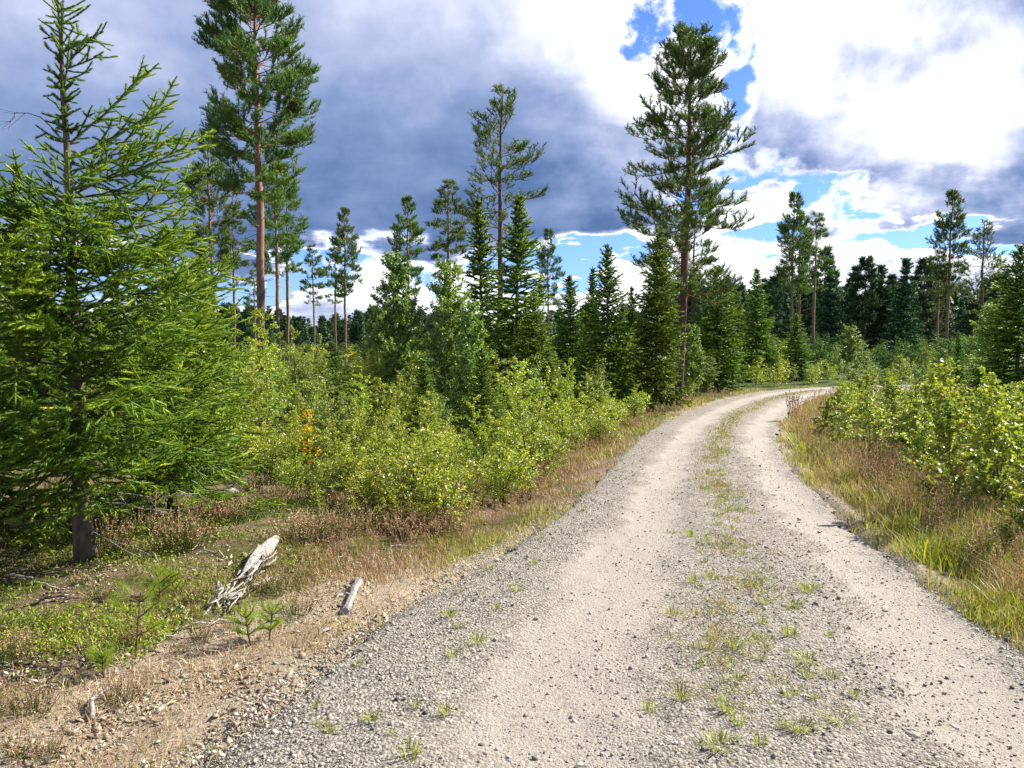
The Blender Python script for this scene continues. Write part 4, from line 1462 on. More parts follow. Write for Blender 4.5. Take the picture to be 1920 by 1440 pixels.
sap_px('sapy1', 1.8, 1045, 850, 672, 'pale-topped sapling highest of those along the left verge', 0.9)
sap_px('sap5', 1.8, 1085, 835, 700, 'full birch sapling on the left verge before the road narrows', 1.2)
sap_px('sap1', 1.8, 1135, 805, 715, 'small birch sapling on the left verge further up the road', 1.4)
sap_px('sap2', 1.8, 1190, 785, 722, 'low birch sapling at the far end of the left verge', 1.5)
sap_px('sapy1', 1.8, 640, 925, 800, 'bushy yellow-green sapling behind the low front one', 1.4)
sap_px('sap4', 1.8, 680, 915, 750, 'bushy birch sapling filling the thicket front above the heather', 1.3)
sap_px('sap0', 1.8, 755, 930, 765, 'light green sapling in the middle of the thicket front', 1.4)
sap_px('sap2', 1.8, 865, 945, 800, 'low dense sapling at the bank corner of the thicket', 1.4)
sap_px('sap5', 1.8, 800, 915, 745, 'rounded birch sapling behind the front ones', 1.3)
sap_px('sap4', 1.8, 1020, 880, 745, 'dense sapling on the verge below the pale-topped one', 1.4)
rg = np.random.default_rng(5)
x_, y_ = P(575, 905)
yt = thing('birch_sapling', 'thin sapling with bright yellow autumn leaves in the heath clearing', 'sapling', (x_, y_, float(surf([x_], [y_])[0])))
w_, l_, _k = broadleaf(0.95, 0.16, 77, 260, 0.045, zmin=0.25)
link('stem', w_.mesh('stem', M['birch_bark'], True), yt)
link('foliage', l_.mesh('foliage', G['yellow']), yt)

LBL = {'sap': 'leafy birch sapling inside the dense thicket left of the road', 'sapy': 'yellow-green birch sapling inside the dense thicket left of the road',
       'will': 'grey-green willow bush inside the dense thicket left of the road'}
cnt = 0
tries = 0
while cnt < 230 and tries < 9000:
    tries += 1
    y = float(depth_sample(1, 8.0, 40, 1.2)[0])
    x = rng.uniform(-0.58, 0.25) * y
    u_, out = road_u([x], [y])
    if u_[0] > 0 or out[0] < (1.15 if y < 9 else 0.85) + 0.004 * y: continue
    if y < 8.6 and x < -1.9: continue
    if y < 11.0 and x < -2.7: continue
    if not free(x, y, 0.44 + 0.027 * y): continue
    r_ = rng.random()
    nm = 'birch_sapling'
    if r_ < 0.46: key = 'sap%d' % rng.integers(0, 6); lb = LBL['sap']
    elif r_ < 0.53: key = 'sapy%d' % rng.integers(0, 2); lb = LBL['sapy']
    elif r_ < 0.78: key = 'will%d' % rng.integers(0, 2); lb = LBL['will']; nm = 'willow_bush'
    else: key = 'asp%d' % rng.integers(0, 4); lb = 'glossy round-leaved sapling inside the dense thicket left of the road'; nm = 'aspen_sapling'
    h = rng.uniform(0.75, 1.5) if y < 13 else rng.uniform(1.0, 1.95)
    if out[0] < 2.0: h *= 0.8
    if y < 16: lb = lb.replace('inside the dense', 'in the near part of the')
    if y > 27: lb = lb.replace('inside the dense', 'at the far side of the')
    sapling(key, 1.5 if key.startswith('asp') else 1.8, x, y, h, lb, nm, 'bush' if nm == 'willow_bush' else 'sapling', 'saplings of the left thicket', wide=rng.uniform(1.15, 1.6))
    cnt += 1
for i in range(2):
    proto('low%d_' % i, broadleaf(0.8, 0.55, 451 + i, 3000, 0.030, stems=4, zmin=0.02, rise=0.6, low=1.0, shape=0.4), M['birch_bark'], G['birch'], ('stem', 'foliage'))
cnt = tries = 0
while cnt < 105 and tries < 6000:
    tries += 1
    y = float(depth_sample(1, 6.8, 30, 1.6)[0])
    x = rng.uniform(-0.40, 0.25) * y
    u_, out = road_u([x], [y])
    if u_[0] > 0 or out[0] < 0.6: continue
    if out[0] > 2.4 and y > 11: continue
    if y < 7.9 and x < -1.5: continue
    if y < 9.5 and x < -2.6: continue
    if not free(x, y, 0.36): continue
    sapling('low%d_' % rng.integers(0, 2), 0.8, x, y, rng.uniform(0.35, 0.75), 'knee-high birch scrub along the front of the left thicket', 'birch_sapling', 'sapling', 'low scrub along the left verge', wide=rng.uniform(1.0, 1.4))
    cnt += 1
print('left saplings', cnt)
# a few young spruces inside the thicket
for j, (px, dp, tp, lb) in enumerate([(620, 19, 640, 'young spruce tip among saplings left of the pointed birch'), (1035, 16, 655, 'young spruce behind the pale-topped verge sapling'),
                                      (790, 13, 672, 'young spruce in the middle of the thicket'), (690, 28, 640, 'small spruce at the back of the thicket under the low birch')]):
    put('spruce_tree', 'spruce%d' % (j % 4), px, dp, tp, lb, H=6.0, wide=1.5)

RE_X, RE_Y = RS[:800, 0], RS[:800, 1]
# right-hand thicket: glossy round-leaved saplings
def rsap(key, px, b, t, lb, wide=1.1): sap_px(key, 1.5, px, b, t, lb, wide, 'aspen_sapling', 'sapling')


rsap('asp0', 1790, 965, 728, 'glossy round-leaved sapling, widest and nearest in the right-hand thicket', 1.1)
rsap('asp2', 1880, 985, 716, 'glossy sapling cut by the right edge of the picture')
rsap('asp3', 1840, 930, 706, 'tallest glossy sapling of the right-hand thicket', 0.9)
rsap('asp1', 1735, 925, 770, 'glossy sapling on the left flank of the nearest one')
rsap('asp2', 1925, 1040, 830, 'low glossy sapling in the corner above the grassy bank', 1.2)
rsap('asp0', 1540, 832, 745, 'first low sapling on the inside of the road bend', 1.4)
rsap('asp1', 1585, 850, 748, 'second low sapling on the inside of the road bend', 1.4)
rsap('asp2', 1640, 862, 745, 'bright low sapling above the reddish grass plumes', 1.3)
rsap('asp3', 1690, 875, 735, 'sapling between the bend and the nearest glossy bush', 1.2)
for y_ in np.arange(12.0, 33.0, 0.75):
    i_ = int(np.searchsorted(RE_Y, y_))
    q_ = 1.3 + float(rng.uniform(0, 0.5)) + 0.012 * y_
    x_, y_ = float(RE_X[i_] + NS[i_, 0] * q_), float(RE_Y[i_] + NS[i_, 1] * q_)
    sapling('asp%d' % rng.integers(0, 4), 1.5, x_, float(y_), float(rng.uniform(0.75, 1.1)), 'low glossy sapling in the row lining the inner edge of the bend', 'aspen_sapling', 'sapling', 'saplings lining the inner bend', wide=rng.uniform(1.3, 1.7))
cnt = tries = 0
while cnt < 125 and tries < 9000:
    tries += 1
    y = float(depth_sample(1, 7.0, 33, 1.35)[0])
    x = rng.uniform(0.3, 0.95) * y
    u_, out = road_u([x], [y])
    if u_[0] < 0 or out[0] < 1.25 + (0.8 if y < 9 else 0): continue
    if not free(x, y, 0.38 + 0.026 * y): continue
    near = y < 14
    h = rng.uniform(0.85, 1.2) if y < 20 else rng.uniform(0.75, 1.2)
    if x / y > 0.5: h *= 1.25 if y < 11 else 1.0
    key = ('asp%d' % rng.integers(0, 4)) if rng.random() < 0.65 else 'sapy%d' % rng.integers(0, 2) if rng.random() < 0.5 else 'sap%d' % rng.integers(0, 6)
    a_ = key.startswith('asp')
    lb = ('glossy round-leaved sapling ' if a_ else 'small-leaved birch sapling ') + ('in the near part of the right-hand thicket' if near else 'in the far part of the right-hand thicket')
    sapling(key, 1.5 if a_ else 1.8, x, y, h, lb, 'aspen_sapling' if a_ else 'birch_sapling', 'sapling', 'saplings of the right thicket', wide=rng.uniform(1.2, 1.6))
    cnt += 1
print('right saplings', cnt)
# far side of the bend
FAR_SAP = []
cnt = tries = 0
while cnt < 130 and tries < 5000:
    tries += 1
    y = rng.uniform(20, 62) if cnt > 70 else rng.uniform(18, 46)
    x = rng.uniform(0.12, 0.72) * y
    u_, out = road_u([x], [y])
    if abs(u_[0]) < 1 or out[0] < 1.4: continue
    if u_[0] > 0 and y < 40: continue
    if cnt <= 70 and out[0] > 7: continue
    if not free(x, y, 0.85): continue
    key = 'will%d' % rng.integers(0, 2) if rng.random() < 0.5 else 'sap%d' % rng.integers(0, 6)
    wl = key.startswith('will')
    if not wl:
        FAR_SAP.append((x, y, rng.uniform(0.8, 1.4) if y < 46 else rng.uniform(1.6, 2.6)))
        PLACED.append((x, y))
        cnt += 1
        continue
    sapling(key, 1.8, x, y, rng.uniform(0.8, 1.4) if y < 46 else rng.uniform(1.6, 2.6), 'grey-green willow bush on the far side of the bend' if wl else 'birch sapling on the far side of the bend',
            'willow_bush' if wl else 'birch_sapling', 'bush' if wl else 'sapling', 'saplings beyond the bend', wide=rng.uniform(1.4, 1.9))
    cnt += 1
gq = Geo()
w_, l_, _k = broadleaf(1.8, 0.7, 89, 1500, 0.05, stems=3, zmin=0.02, rise=0.9, low=0.9)
for (x, y, h) in FAR_SAP:
    s_ = h / 1.8
    a = rng.random() * 6.28
    for q, isleaf in ((l_, True), (w_, False)):
        v = np.concatenate(q.v) * s_
        v = np.stack([v[:, 0] * math.cos(a) - v[:, 1] * math.sin(a), v[:, 0] * math.sin(a) + v[:, 1] * math.cos(a), v[:, 2]], 1) * np.array([1.4, 1.4, 1]) + np.array([x, y, float(surf([x], [y])[0])])
        gq.add(v, np.concatenate(q.f), np.clip(np.concatenate(q.r) + rng.normal(0, 0.1), 0, 1) if isleaf else 0.0)
o = link('birch_scrub', gq.mesh('birch_scrub', G['birch'])); o['kind'] = 'stuff'
tag(o, 'low birch scrub along the far verge beyond the bend', 'scrub')
# scrub between the clearing and the forest, too distant to count
gq = Geo()
w_, l_, _k = broadleaf(2.6, 1.2, 88, 900, 0.12, leaf=LEAF, stems=3, zmin=0.05, rise=1.0)
for j in range(420):
    left = rng.random() < 0.35
    y = rng.uniform(42, 110) if not left else rng.uniform(42, 190)
    x = rng.uniform(0.22, 0.85) * y if not left else rng.uniform(-0.7, 0.22) * y
    s_ = rng.uniform(0.6, 1.15) * (1.0 if left else 0.8 + 0.005 * y)
    v = np.concatenate(l_.v) * s_
    a = rng.random() * 6.28
    v = np.stack([v[:, 0] * math.cos(a) - v[:, 1] * math.sin(a), v[:, 0] * math.sin(a) + v[:, 1] * math.cos(a), v[:, 2] * 0.9], 1) + np.array([x, y, float(gbase(x, y))])
    gq.add(v, np.concatenate(l_.f), np.clip(np.concatenate(l_.r) * 0.8 + rng.normal(0, 0.12), 0, 1))
o = link('distant_scrub', gq.mesh('distant_scrub', G['scrub'])); o['kind'] = 'stuff'
tag(o, 'dull green scrub covering the clearing out to the forest edge', 'scrub')


# ------------------------------------------------------------------ heather, tufts, seedlings
def heather_mesh(seed, n, h, r):
    rg = np.random.default_rng(seed)
    gq = Geo()
    S = []
    for i in range(n):
        a = rg.random() * 6.28
        rr = r * math.sqrt(rg.random())
        b = np.array([math.cos(a) * rr * 0.5, math.sin(a) * rr * 0.5, -0.01])
        dd = norm(np.array([math.cos(a) * rr / r * 0.6, math.sin(a) * rr / r * 0.6, 1.0]) + rg.normal(0, 0.15, 3))
        L = h * rg.uniform(0.55, 1.1)
        S.append((b, dd, L, rg.random()))
    loc, D, rn, sc = [], [], [], []
    for b, dd, L, q in S:
        gq.tube([b, b + dd * L * 0.5, b + dd * L * 0.95], [0.0016, 0.0013, 0.001], 3, r=0.05, cap=False)
        m = 26
        for j in range(m):
            t = 0.25 + 0.8 * (j + rg.random()) / m
            loc.append(b + dd * L * t)
            D.append(dd * 0.8 + rg.normal(0, 0.6, 3))
            top = t > 0.62
            rn.append(np.clip((0.72 + 0.28 * rg.random()) if (top and q > 0.35) else rg.uniform(0.05, 0.6), 0, 1))
            sc.append(0.012 if top else 0.010)
    X_, Y_, Z_ = frames(np.array(D), rng=rg, jitter=0.8)
    sc = np.array(sc)
    gq.bake(np.array([(0, 0, 0), (0.5, -0.28, 0), (1, 0, 0), (0.5, 0.28, 0)], float), np.array([(0, 1, 2), (0, 2, 3)]), np.array(loc), X_, Y_, Z_, sc, np.array(rn))
    return gq


def tuft_mesh(seed, n, h, w, spread, mat):
    rg = np.random.default_rng(seed)
    gq = Geo()
    a = rg.random(n) * 6.28
    rr = spread * np.sqrt(rg.random(n)) * 0.6
    base = np.stack([np.cos(a) * rr, np.sin(a) * rr, np.full(n, -0.005)], 1)
    out = np.stack([np.cos(a), np.sin(a), np.zeros(n)], 1)
    hh = h * rg.uniform(0.5, 1.1, n)
    ln = spread * rg.uniform(0.3, 1.1, n)
    side = np.stack([-np.sin(a), np.cos(a), np.zeros(n)], 1) * (w / 2)
    up = np.zeros((n, 3)); up[:, 2] = hh
    m1 = base + up * 0.65 + out * (ln * 0.35)[:, None]
    m2 = base + up * 0.95 + out * (ln * 0.75)[:, None]
    tip = base + up * 0.8 + out * (ln * 1.2)[:, None]
    v = np.stack([base - side, base + side, m1 - side, m1 + side, m2 - side * 0.6, m2 + side * 0.6, tip], 1).reshape(-1, 3)
    pf = np.array([(0, 1, 3), (0, 3, 2), (2, 3, 5), (2, 5, 4), (4, 5, 6)])
    gq.add(v, (pf[None] + (np.arange(n) * 7)[:, None, None]).reshape(-1, 3), np.repeat(rg.random(n) * 0.8 + 0.1, 7))
    return gq.mesh('grass_tuft', mat)


HM = [heather_mesh(500 + i, 70, 0.20, 0.22).mesh('heather_clump', G['heather']) for i in range(3)]


def single(name, me, px, py, sc, label, cat, group=None, rz=None):
    x, y = P(px, py) if py is not None else px
    o = link(name, me, None, (x, y, float(surf([x], [y])[0]) - 0.004))
    o.rotation_euler = (0, 0, rng.random() * 6.28 if rz is None else rz)
    o.scale = (sc, sc, sc)
    return tag(o, label, cat, group)


for j, (px, py, sc, lb) in enumerate([
    (25, 1250, 0.8, 'pinkish flowering heather at the left picture edge, upper of two'), (60, 1335, 0.7, 'flowering heather at the left picture edge, lower of two'),
    (560, 1035, 1.2, 'big flowering heather clump right behind the grey fallen log'), (610, 1030, 1.2, 'tall heather right of the clump behind the log'),
    (660, 1015, 1.1, 'heather clump between the log and the front saplings'), (520, 1120, 0.75, 'small pink heather beside the log end'),
    (555, 1150, 0.7, 'low heather between the log and the upright stub'), (490, 862, 1.4, 'brown heather at the back of the heath clearing'),
    (640, 930, 1.2, 'brownish heather under the front saplings'), (690, 985, 1.1, 'brown heather at the foot of the low front sapling'),
    (770, 1010, 1.2, 'reddish brown heather on the bank near the front birch'), (800, 1000, 1.0, 'reddish heather just above the sandy bank'),
    (395, 1000, 1.2, 'heather patch under the right boughs of the nearest spruce'), (330, 1020, 1.1, 'dark heather right of the nearest spruce stem'),
    (450, 990, 1.1, 'heather in the clearing in front of the boulder'), (500, 960, 1.2, 'heather tuft in the middle of the clearing'),
    (570, 960, 1.1, 'heather next to the lone yellow-green sapling')]):
    single('heather_clump', HM[j % 3], px, py, sc, lb, 'heather')
for j in range(26):
    x, y, _o = band(1, 6.5, 26, -1, 0.6, 1.7, 1.5)
    single('heather_clump', HM[j % 3], (float(x[0]), float(y[0])), None, rng.uniform(0.7, 1.2), 'brownish heather clump on the left road verge', 'heather', 'heather along the left verge')
for j in range(30):
    y = float(rng.uniform(5.6, 10.5)); x = float(rng.uniform(-0.62, -0.1) * y)
    single('heather_clump', HM[j % 3], (x, y), None, rng.uniform(0.6, 1.3), 'brownish heather clump scattered over the heath around the nearest spruce', 'heather', 'heather on the heath')

for j in range(26):
    px_, py_ = rng.uniform(-40, 560), rng.uniform(1120, 1420)
    if py_ > 1150 + (560 - px_) * 0.55: continue
    single('heather_clump', HM[j % 3], px_, py_, rng.uniform(0.3, 0.6), 'small low heather in the litter of the lower left foreground', 'heather', 'low heather of the lower left foreground')

TM = [tuft_mesh(520 + i, (40, 28, 55)[i], (0.07, 0.09, 0.06)[i], 0.004, (0.07, 0.06, 0.09)[i], G['grass']) for i in range(3)]
for j, (px, py, lb) in enumerate([
    (1275, 1330, 'largest bright grass tuft low in the middle strip'), (1215, 1350, 'yellowish grass tuft left of the largest bright one'), (1342, 1212, 'upright round grass tuft halfway down the middle strip'),
    (1378, 1235, 'grass tuft right below the upright round one'), (1422, 1428, 'broad grass tuft at the bottom edge of the picture'), (1572, 1375, 'grass tuft among stones right of the middle strip'),
    (1365, 1358, 'pair member tuft left of the bottom grass, nearer the middle'), (1480, 1210, 'grass tuft on the left rim of the right wheel track'), (1515, 1262, 'small grass tuft beside the right wheel track'),
    (1555, 1288, 'tiny grass tuft alone in the right wheel track rim'), (838, 1358, 'lone grass tuft in the gravel at lower left of the road'), (892, 1218, 'small tuft in the left gravel shoulder'),
    (1482, 1322, 'single tuft between middle strip and right track, low'), (768, 1437, 'green sprig at the very bottom edge left of the track'), (1350, 1432, 'dark tuft left of the broad bottom tuft'),
    (1260, 1165, 'flat tuft at the edge of the left wheel track'), (1300, 1105, 'tuft in the middle strip under the shadowed stones'), (1487, 1150, 'bright tuft right of the stone heap in the middle strip'),
    (1512, 1122, 'upper bright tuft right of the stone heap'), (1295, 1018, 'flat green tuft low in the far middle strip'), (1500, 1395, 'small tuft among the stones near the bottom')]):
    single('grass_tuft', TM[j % 3], px, py, rng.uniform(0.6, 1.0), lb, 'grass tuft', 'grass tufts on the road')
for j in range(80):
    y = float(depth_sample(1, 3.0, 12, 1.6)[0])
    i = int(np.searchsorted(CS[:820, 1], y))
    u = rng.normal(0.19, 0.13) if j % 3 else rng.uniform(-0.95, -0.62)
    x = float(CS[i, 0] + u * HW[i] * NS[i, 0]); y = float(y + u * HW[i] * NS[i, 1])
    single('grass_tuft', TM[j % 3], (x, y), None, rng.uniform(0.3, 0.7), 'small grass tuft in the middle strip of the road' if j % 3 else 'small grass tuft in the left gravel shoulder', 'grass tuft', 'grass tufts on the road')
BM = [tuft_mesh(540 + i, 34, 0.30, 0.008, 0.30, G['grass']) for i in range(2)]
for px, py, sc, lb in [(1730, 1045, 0.8, 'arching broad-bladed grass tuft on the right bank edge'), (1775, 1035, 0.7, 'pale drooping grass blades beside the arching tuft'), (1880, 1060, 0.9, 'long pale grass blades on the bank at the right edge'),
                       (1905, 1150, 0.8, 'grass tuft lowest on the right bank'), (1650, 950, 0.9, 'yellow-green grass tuft midway on the right bank'), (1600, 900, 0.9, 'tall grass tuft below the low saplings'),
                       (1510, 850, 1.0, 'dark round grass tuft casting shade on the right wheel track'), (1500, 838, 1.0, 'grass tuft at the inside edge of the bend'), (1700, 1000, 0.9, 'green grass tuft over the shaded gravel edge')]:
    single('grass_tuft', BM[int(px) % 2], px, py, sc, lb, 'grass tuft')


def dry_weed(px, py, h, label):
    rg = np.random.default_rng(int(px))
    gq = Geo()
    for i in range(26):
        b = np.array([rg.normal(0, 0.10), rg.normal(0, 0.10), 0])
        L = h * rg.uniform(0.5, 1.05)
        c = curve(b, norm(np.array([rg.normal(0, 0.12), rg.normal(0, 0.12), 1])), L, 3, 0.05, 0, 0.05, rg)
        gq.tube(c, [0.004, 0.003, 0.003, 0.002], 3, r=0.15, cap=False)
        n = 12
        loc = c[-1] - (c[-1] - c[-2]) * rg.random((n, 1)) * 1.0
        X_, Y_, Z_ = frames(rg.normal(0, 1, (n, 3)) + np.array([0, 0, 1.2]), rng=rg, jitter=0.5)
        gq.bake(LEAF[0], LEAF[1], loc, X_, Y_, Z_, np.full(n, 0.05) * rg.uniform(0.4, 1, n), rg.uniform(0, 0.35, n))
    me_ = gq.mesh('dry_weed', G['dry'])
    single('dry_weed', me_, px, py, 1.0, label, 'weed')


dry_weed(1488, 790, 0.75, 'withered reddish brown stems at the inner corner of the bend')
dry_weed(1828, 960, 0.45, 'reddish withered herb in front of the nearest glossy sapling')

# seedlings of pine
def seedling(px, py, h, label, seed, bare=False):
    rg = np.random.default_rng(seed)
    x, y = P(px, py)
    root = thing('pine_seedling', label, 'seedling', (x, y, float(surf([x], [y])[0])))
    w_, l_ = Geo(), Geo()
    S = []
    ax = curve((0, 0, -0.01), (rg.normal(0, 0.15), rg.normal(0, 0.1), 1), h, 4, 0, 0, 0.06, rg)
    w_.tube(ax, np.linspace(0.006, 0.003, 5), 5, cap=False)
    S.append((ax[-2], ax[-1]))
    S.append((ax[-1], ax[-1] + np.array([0, 0, 0.05])))
    for t in (0.35, 0.62, 0.85):
        for b in range(4):
            c, dr = along(ax, t)
            a = b * 1.57 + rg.normal(0, 0.4) + t * 5
            p = curve(c, norm(np.array([math.cos(a), math.sin(a), 0.7])), h * rg.uniform(0.25, 0.45), 4, 0.1, 0.5, 0.1, rg)
            w_.tube(p, np.linspace(0.004, 0.002, 5), 4, cap=False)
            for q in range(1 if bare else 0, 4):
                if bare and q < 2: continue
                S.append((p[q], p[q + 1]))
            S.append((p[-1], p[-1] + (p[-1] - p[-2]) * 0.6))
    A = np.array([a for a, b in S]); B = np.array([b for a, b in S])
    X_, Y_, Z_ = frames(B - A, rng=rg, jitter=0.2)
    pv, pf = shoot_proto(70, 0.9, 0.022, 0.1, seed, fwd=1.1, rad=0.0)
    sc = np.full(len(A), max(0.035, h * 0.13))
    l_.bake(pv, pf, A, X_, Y_, Z_, sc, np.clip(rg.normal(0.5, 0.2, len(A)), 0, 1))
    link('stem', w_.mesh('stem', M['birch_bark'], True), root)
    link('needles', l_.mesh('needles', G['pineling']), root)


seedling(255, 1232, 0.36, 'tallest pine seedling with a dark crooked stem left of the log', 1, True)
seedling(195, 1262, 0.14, 'tiny pine seedling left of the crooked-stemmed one', 2)
seedling(300, 1150, 0.20, 'fresh green pine seedling behind the crooked-stemmed one', 4)
seedling(470, 1205, 0.20, 'pine seedling at the lower right end of the log', 5)
seedling(505, 1195, 0.17, 'pine seedling second from the log end', 6)
seedling(905, 950, 0.30, 'bright pine seedling on the bank by the shady gap', 8)
seedling(330, 1140, 0.16, 'little pine seedling close to the broken log top', 9)
seedling(565, 905, 0.28, 'pine seedling in the clearing under the yellow sapling', 10)

# ------------------------------------------------------------------ dead wood and stones
def frame_pts(a, b, za=0.0, zb=0.0, n=9, wob=0.012, rg=None, arch=0.0):
    (xa, ya), (xb, yb) = P(*a), P(*b)
    t = np.linspace(0, 1, n)
    x = xa + (xb - xa) * t; y = ya + (yb - ya) * t
    z = surf(x, y) + za * (1 - t) + zb * t + arch * np.sin(t * math.pi)
    p = np.stack([x, y, z], 1)
    p[1:-1] += rg.normal(0, wob, (n - 2, 3))
    return p


rg = np.random.default_rng(60)
p = frame_pts((405, 1155), (520, 1042), 0.015, 0.045, 10, 0.006, rg)
base = p.mean(0).copy()
base[2] = p[:, 2].min() - 0.03
log = thing('fallen_log', 'weathered grey broken log lying at the edge of the heath', 'log', tuple(base))
gq = Geo()
gq.tube((p - base)[3:], [0.020, 0.040, 0.046, 0.045, 0.040, 0.034, 0.018], 30, ridge=0.34, rng=rg)
link('log_shaft', gq.mesh('log_shaft', M['dead_wood']), log)
for i in range(85):
    gq = Geo()
    t = rg.uniform(0.0, 0.72) ** 1.15
    c, dr = along(p - base, t)
    side = norm(np.cross(dr, [0, 0, 1.0]))
    L = rg.uniform(0.07, 0.26)
    wd = 0.05 + 0.11 * (1 - t)
    off = side * rg.uniform(-0.45, 1.0) * wd + np.array([0, 0, rg.uniform(-0.02, 0.035)])
    q0 = c + off - dr * L * rg.uniform(0.3, 0.8)
    q0[2] = max(q0[2], 0.01)
    dd = norm(dr * np.array([1, 1, 0.5]) + rg.normal(0, 0.22, 3) * np.array([1, 1, 0.35]))
    Xf, Yf, Zf = frames(dd[None], rng=rg, jitter=0.8)
    w_, h_ = rg.uniform(0.005, 0.019), rg.uniform(0.002, 0.006)
    v = []
    for k, (tt, ws) in enumerate([(0, rg.uniform(0.1, 0.8)), (0.3, 1.0), (0.7, 0.85), (1.0, rg.uniform(0.05, 0.5))]):
        cc = q0 + dd * L * tt + rg.normal(0, 0.006, 3)
        for sy, sz in ((-1, -1), (1, -1), (1, 1), (-1, 1)):
            v.append(cc + Yf[0] * sy * w_ * ws * rg.uniform(0.6, 1.1) + Zf[0] * sz * h_)
    f = []
    for k in range(3):
        for m in range(4):
            a0, b0 = k * 4 + m, k * 4 + (m + 1) % 4
            f += [(a0, b0, b0 + 4), (a0, b0 + 4, a0 + 4)]
    f += [(0, 2, 1), (0, 3, 2), (12, 13, 14), (12, 14, 15)]
    gq.add(v, f)
    link('splinter', gq.mesh('splinter', M['dead_wood'] if rg.random() < 0.8 else M['rot_wood']), log)

p = frame_pts((645, 1150), (672, 1100), 0.01, 0.035, 7, 0.007, rg)
base = p[0].copy()
stub = thing('root_stub', 'short pale crooked root stub at the gravel edge right of the log', 'stub', tuple(base))
gq = Geo()
q = p - base
q = np.concatenate([q, [q[-1] + np.array([-0.03, 0.01, 0.015]), q[-1] + np.array([-0.06, 0.0, -0.01])]])
gq.tube(q, [0.030, 0.022, 0.019, 0.023, 0.020, 0.024, 0.027, 0.018, 0.006], 16, ridge=0.34, rng=rg)
link('stub_body', gq.mesh('stub_body', M['dead_wood']), stub)
for i in range(4):
    gq = Geo()
    c, dr = along(q, rg.uniform(0.3, 0.8))
    gq.tube(curve(c, (-1, rg.normal(0, 0.4), rg.normal(0, 0.35)), rg.uniform(0.05, 0.12), 3, 0.1, 0.1, 0.2, rg), [0.007, 0.006, 0.005, 0.002], 5, cap=False)
    link('root', gq.mesh('root', M['dead_wood']), stub)


def stick(a, b, r0, label, seed, arch=0.01, wob=0.012, mat='dead_twig', sub=2, n=9):
    rg = np.random.default_rng(seed)
    p = frame_pts(a, b, r0 * 0.7, r0 * 0.5, n, wob, rg, arch)
    base = p[0].copy()
    gq = Geo()
    gq.tube(p - base, np.linspace(r0, r0 * 0.45, n), 6, ridge=0.12, rng=rg)
    for i in range(sub):
        c, d_ = along(p - base, rg.uniform(0.2, 0.9))
        dd = norm(d_ + np.array([rg.normal(0, 0.7), rg.normal(0, 0.7), 0.15]))
        gq.tube(curve(c, dd, rg.uniform(0.05, 0.16), 3, 0.1, 0, 0.12, rg), [r0 * 0.5, r0 * 0.4, r0 * 0.3, r0 * 0.15], 4, cap=False)
    o = link('dead_stick', gq.mesh('dead_stick', M[mat]), None, tuple(base))
    tag(o, label, 'stick')


stick((10, 1095), (112, 1133), 0.009, 'long curved grey stick under the spruce at far left', 1, 0.02, 0.02)
stick((172, 1345), (183, 1300), 0.013, 'thick bleached stick standing out in the lower left litter', 2, 0.02, 0.008, 'dead_wood', 1, 6)
stick((182, 1295), (225, 1278), 0.009, 'bleached stick joining the thick one at an angle', 3, 0.01, 0.006, 'dead_wood', 1, 5)
stick((596, 1193), (638, 1168), 0.009, 'short pale stick on the gravel below the root stub', 4, 0.01, 0.005, 'dead_wood', 0, 5)
stick((315, 1190), (470, 1168), 0.008, 'straight grey branch lying below the log', 5, 0.02, 0.01)
stick((330, 1155), (362, 1190), 0.010, 'short grey branch crossing left of the log', 6, 0.02, 0.01)
stick((380, 1205), (460, 1182), 0.006, 'thin grey branch in front of the straight one', 7, 0.01, 0.01)
stick((290, 1215), (345, 1185), 0.005, 'thin twig by the crooked-stemmed seedling', 8)
stick((20, 1165), (150, 1150), 0.008, 'half buried brown stick in the shade at far left', 9, mat='rot_wood')
stick((70, 1180), (200, 1120), 0.007, 'dark stick slanting across the shaded litter', 10, mat='rot_wood')
stick((650, 1045), (625, 1065), 0.005, 'small forked white twig behind the root stub', 11, 0.02, 0.01, 'dead_twig', 3)
stick((420, 1075), (340, 1060), 0.006, 'grey twig in the heather right of the spruce stem', 12, 0.03, 0.02)
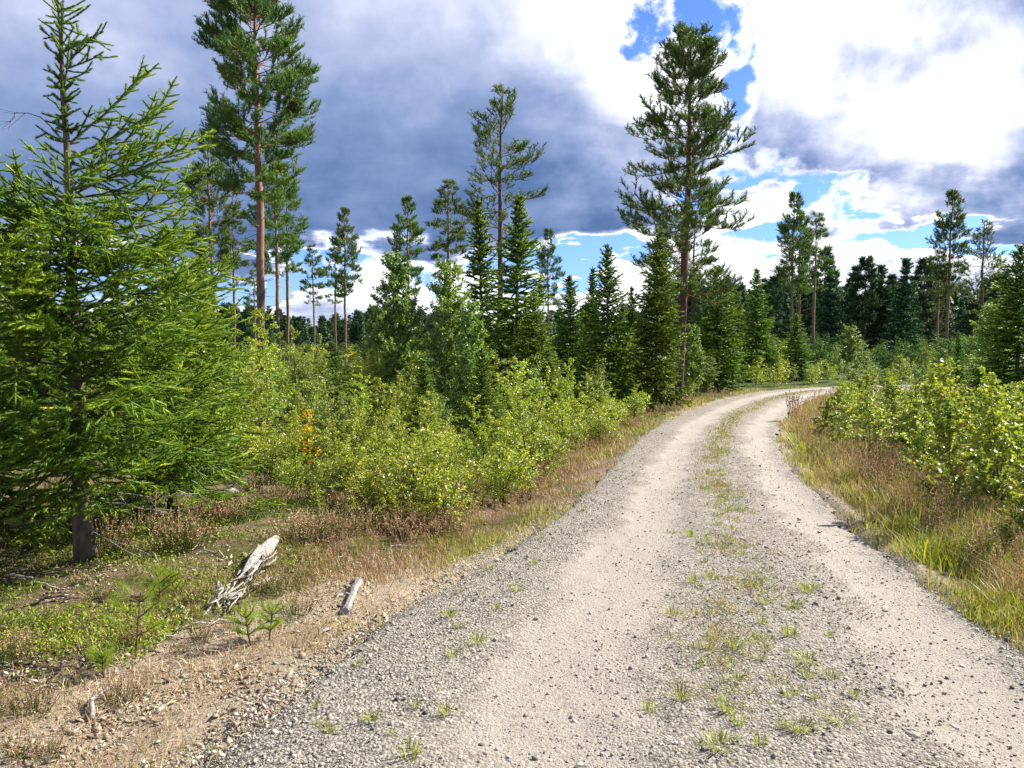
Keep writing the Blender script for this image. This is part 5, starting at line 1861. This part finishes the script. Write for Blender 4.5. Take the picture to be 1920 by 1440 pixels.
stick((230, 1065), (330, 1100), 0.006, 'grey twig sloping away from the spruce stem', 13, 0.05, 0.02)
stick((720, 1030), (800, 1020), 0.006, 'pale twig on the sandy bank by the reddish heather', 14, 0.02, 0.01)
stick((60, 1300), (150, 1262), 0.005, 'thin twig in the litter near the left edge heather', 15)


def rock(px, py, s, flat, label, seed):
    rg = np.random.default_rng(seed)
    import bmesh
    bm = bmesh.new()
    bmesh.ops.create_icosphere(bm, subdivisions=3, radius=1)
    off = rg.normal(0, 1, 3) * 10
    for v in bm.verts:
        c = v.co
        k = 1 + 0.22 * float(vnoise([c.x + off[0]], [c.y + c.z * 1.3 + off[1]], 0.7, seed)[0]) + 0.06 * float(vnoise([c.x - c.z], [c.y + off[2]], 0.2, seed + 1)[0])
        v.co = Vector((c.x * k, c.y * k * 0.8, c.z * k * flat)) * s
    me_ = bpy.data.meshes.new('boulder')
    bm.to_mesh(me_); bm.free()
    me_.materials.append(M['rock'])
    o = single('boulder', me_, px, py, 1.0, label, 'stone')
    return o


m, t = new_mat('lichen_rock')
tc = t.node('ShaderNodeTexCoord').outputs['Object']
c = t.ramp(t.noise(tc, 14, 7, 0.65), [(0.3, (0.16, 0.145, 0.12)), (0.55, (0.40, 0.36, 0.30)), (0.75, (0.56, 0.52, 0.44))])
pb = t.node('ShaderNodeBsdfPrincipled')
t.put(pb.inputs['Base Color'], c)
pb.inputs['Roughness'].default_value = 0.9
t.l.new(pb.outputs[0], t.out.inputs[0])
M['rock'] = m
rock(447, 905, 0.15, 0.5, 'pale flat boulder in the heath clearing', 3)
rock(432, 925, 0.10, 0.4, 'smaller stone in front of the pale boulder', 4)
rock(1253, 1128, 0.022, 0.6, 'dark fist-sized stone at the left rim of the middle strip', 5)
rock(1120, 1205, 0.020, 0.5, 'single stone lying in the left wheel track', 6)
rock(1660, 1150, 0.02, 0.5, 'stone lying in the right wheel track', 7)
rock(1712, 1398, 0.026, 0.6, 'dark stone near the bottom edge in the right wheel track', 8)
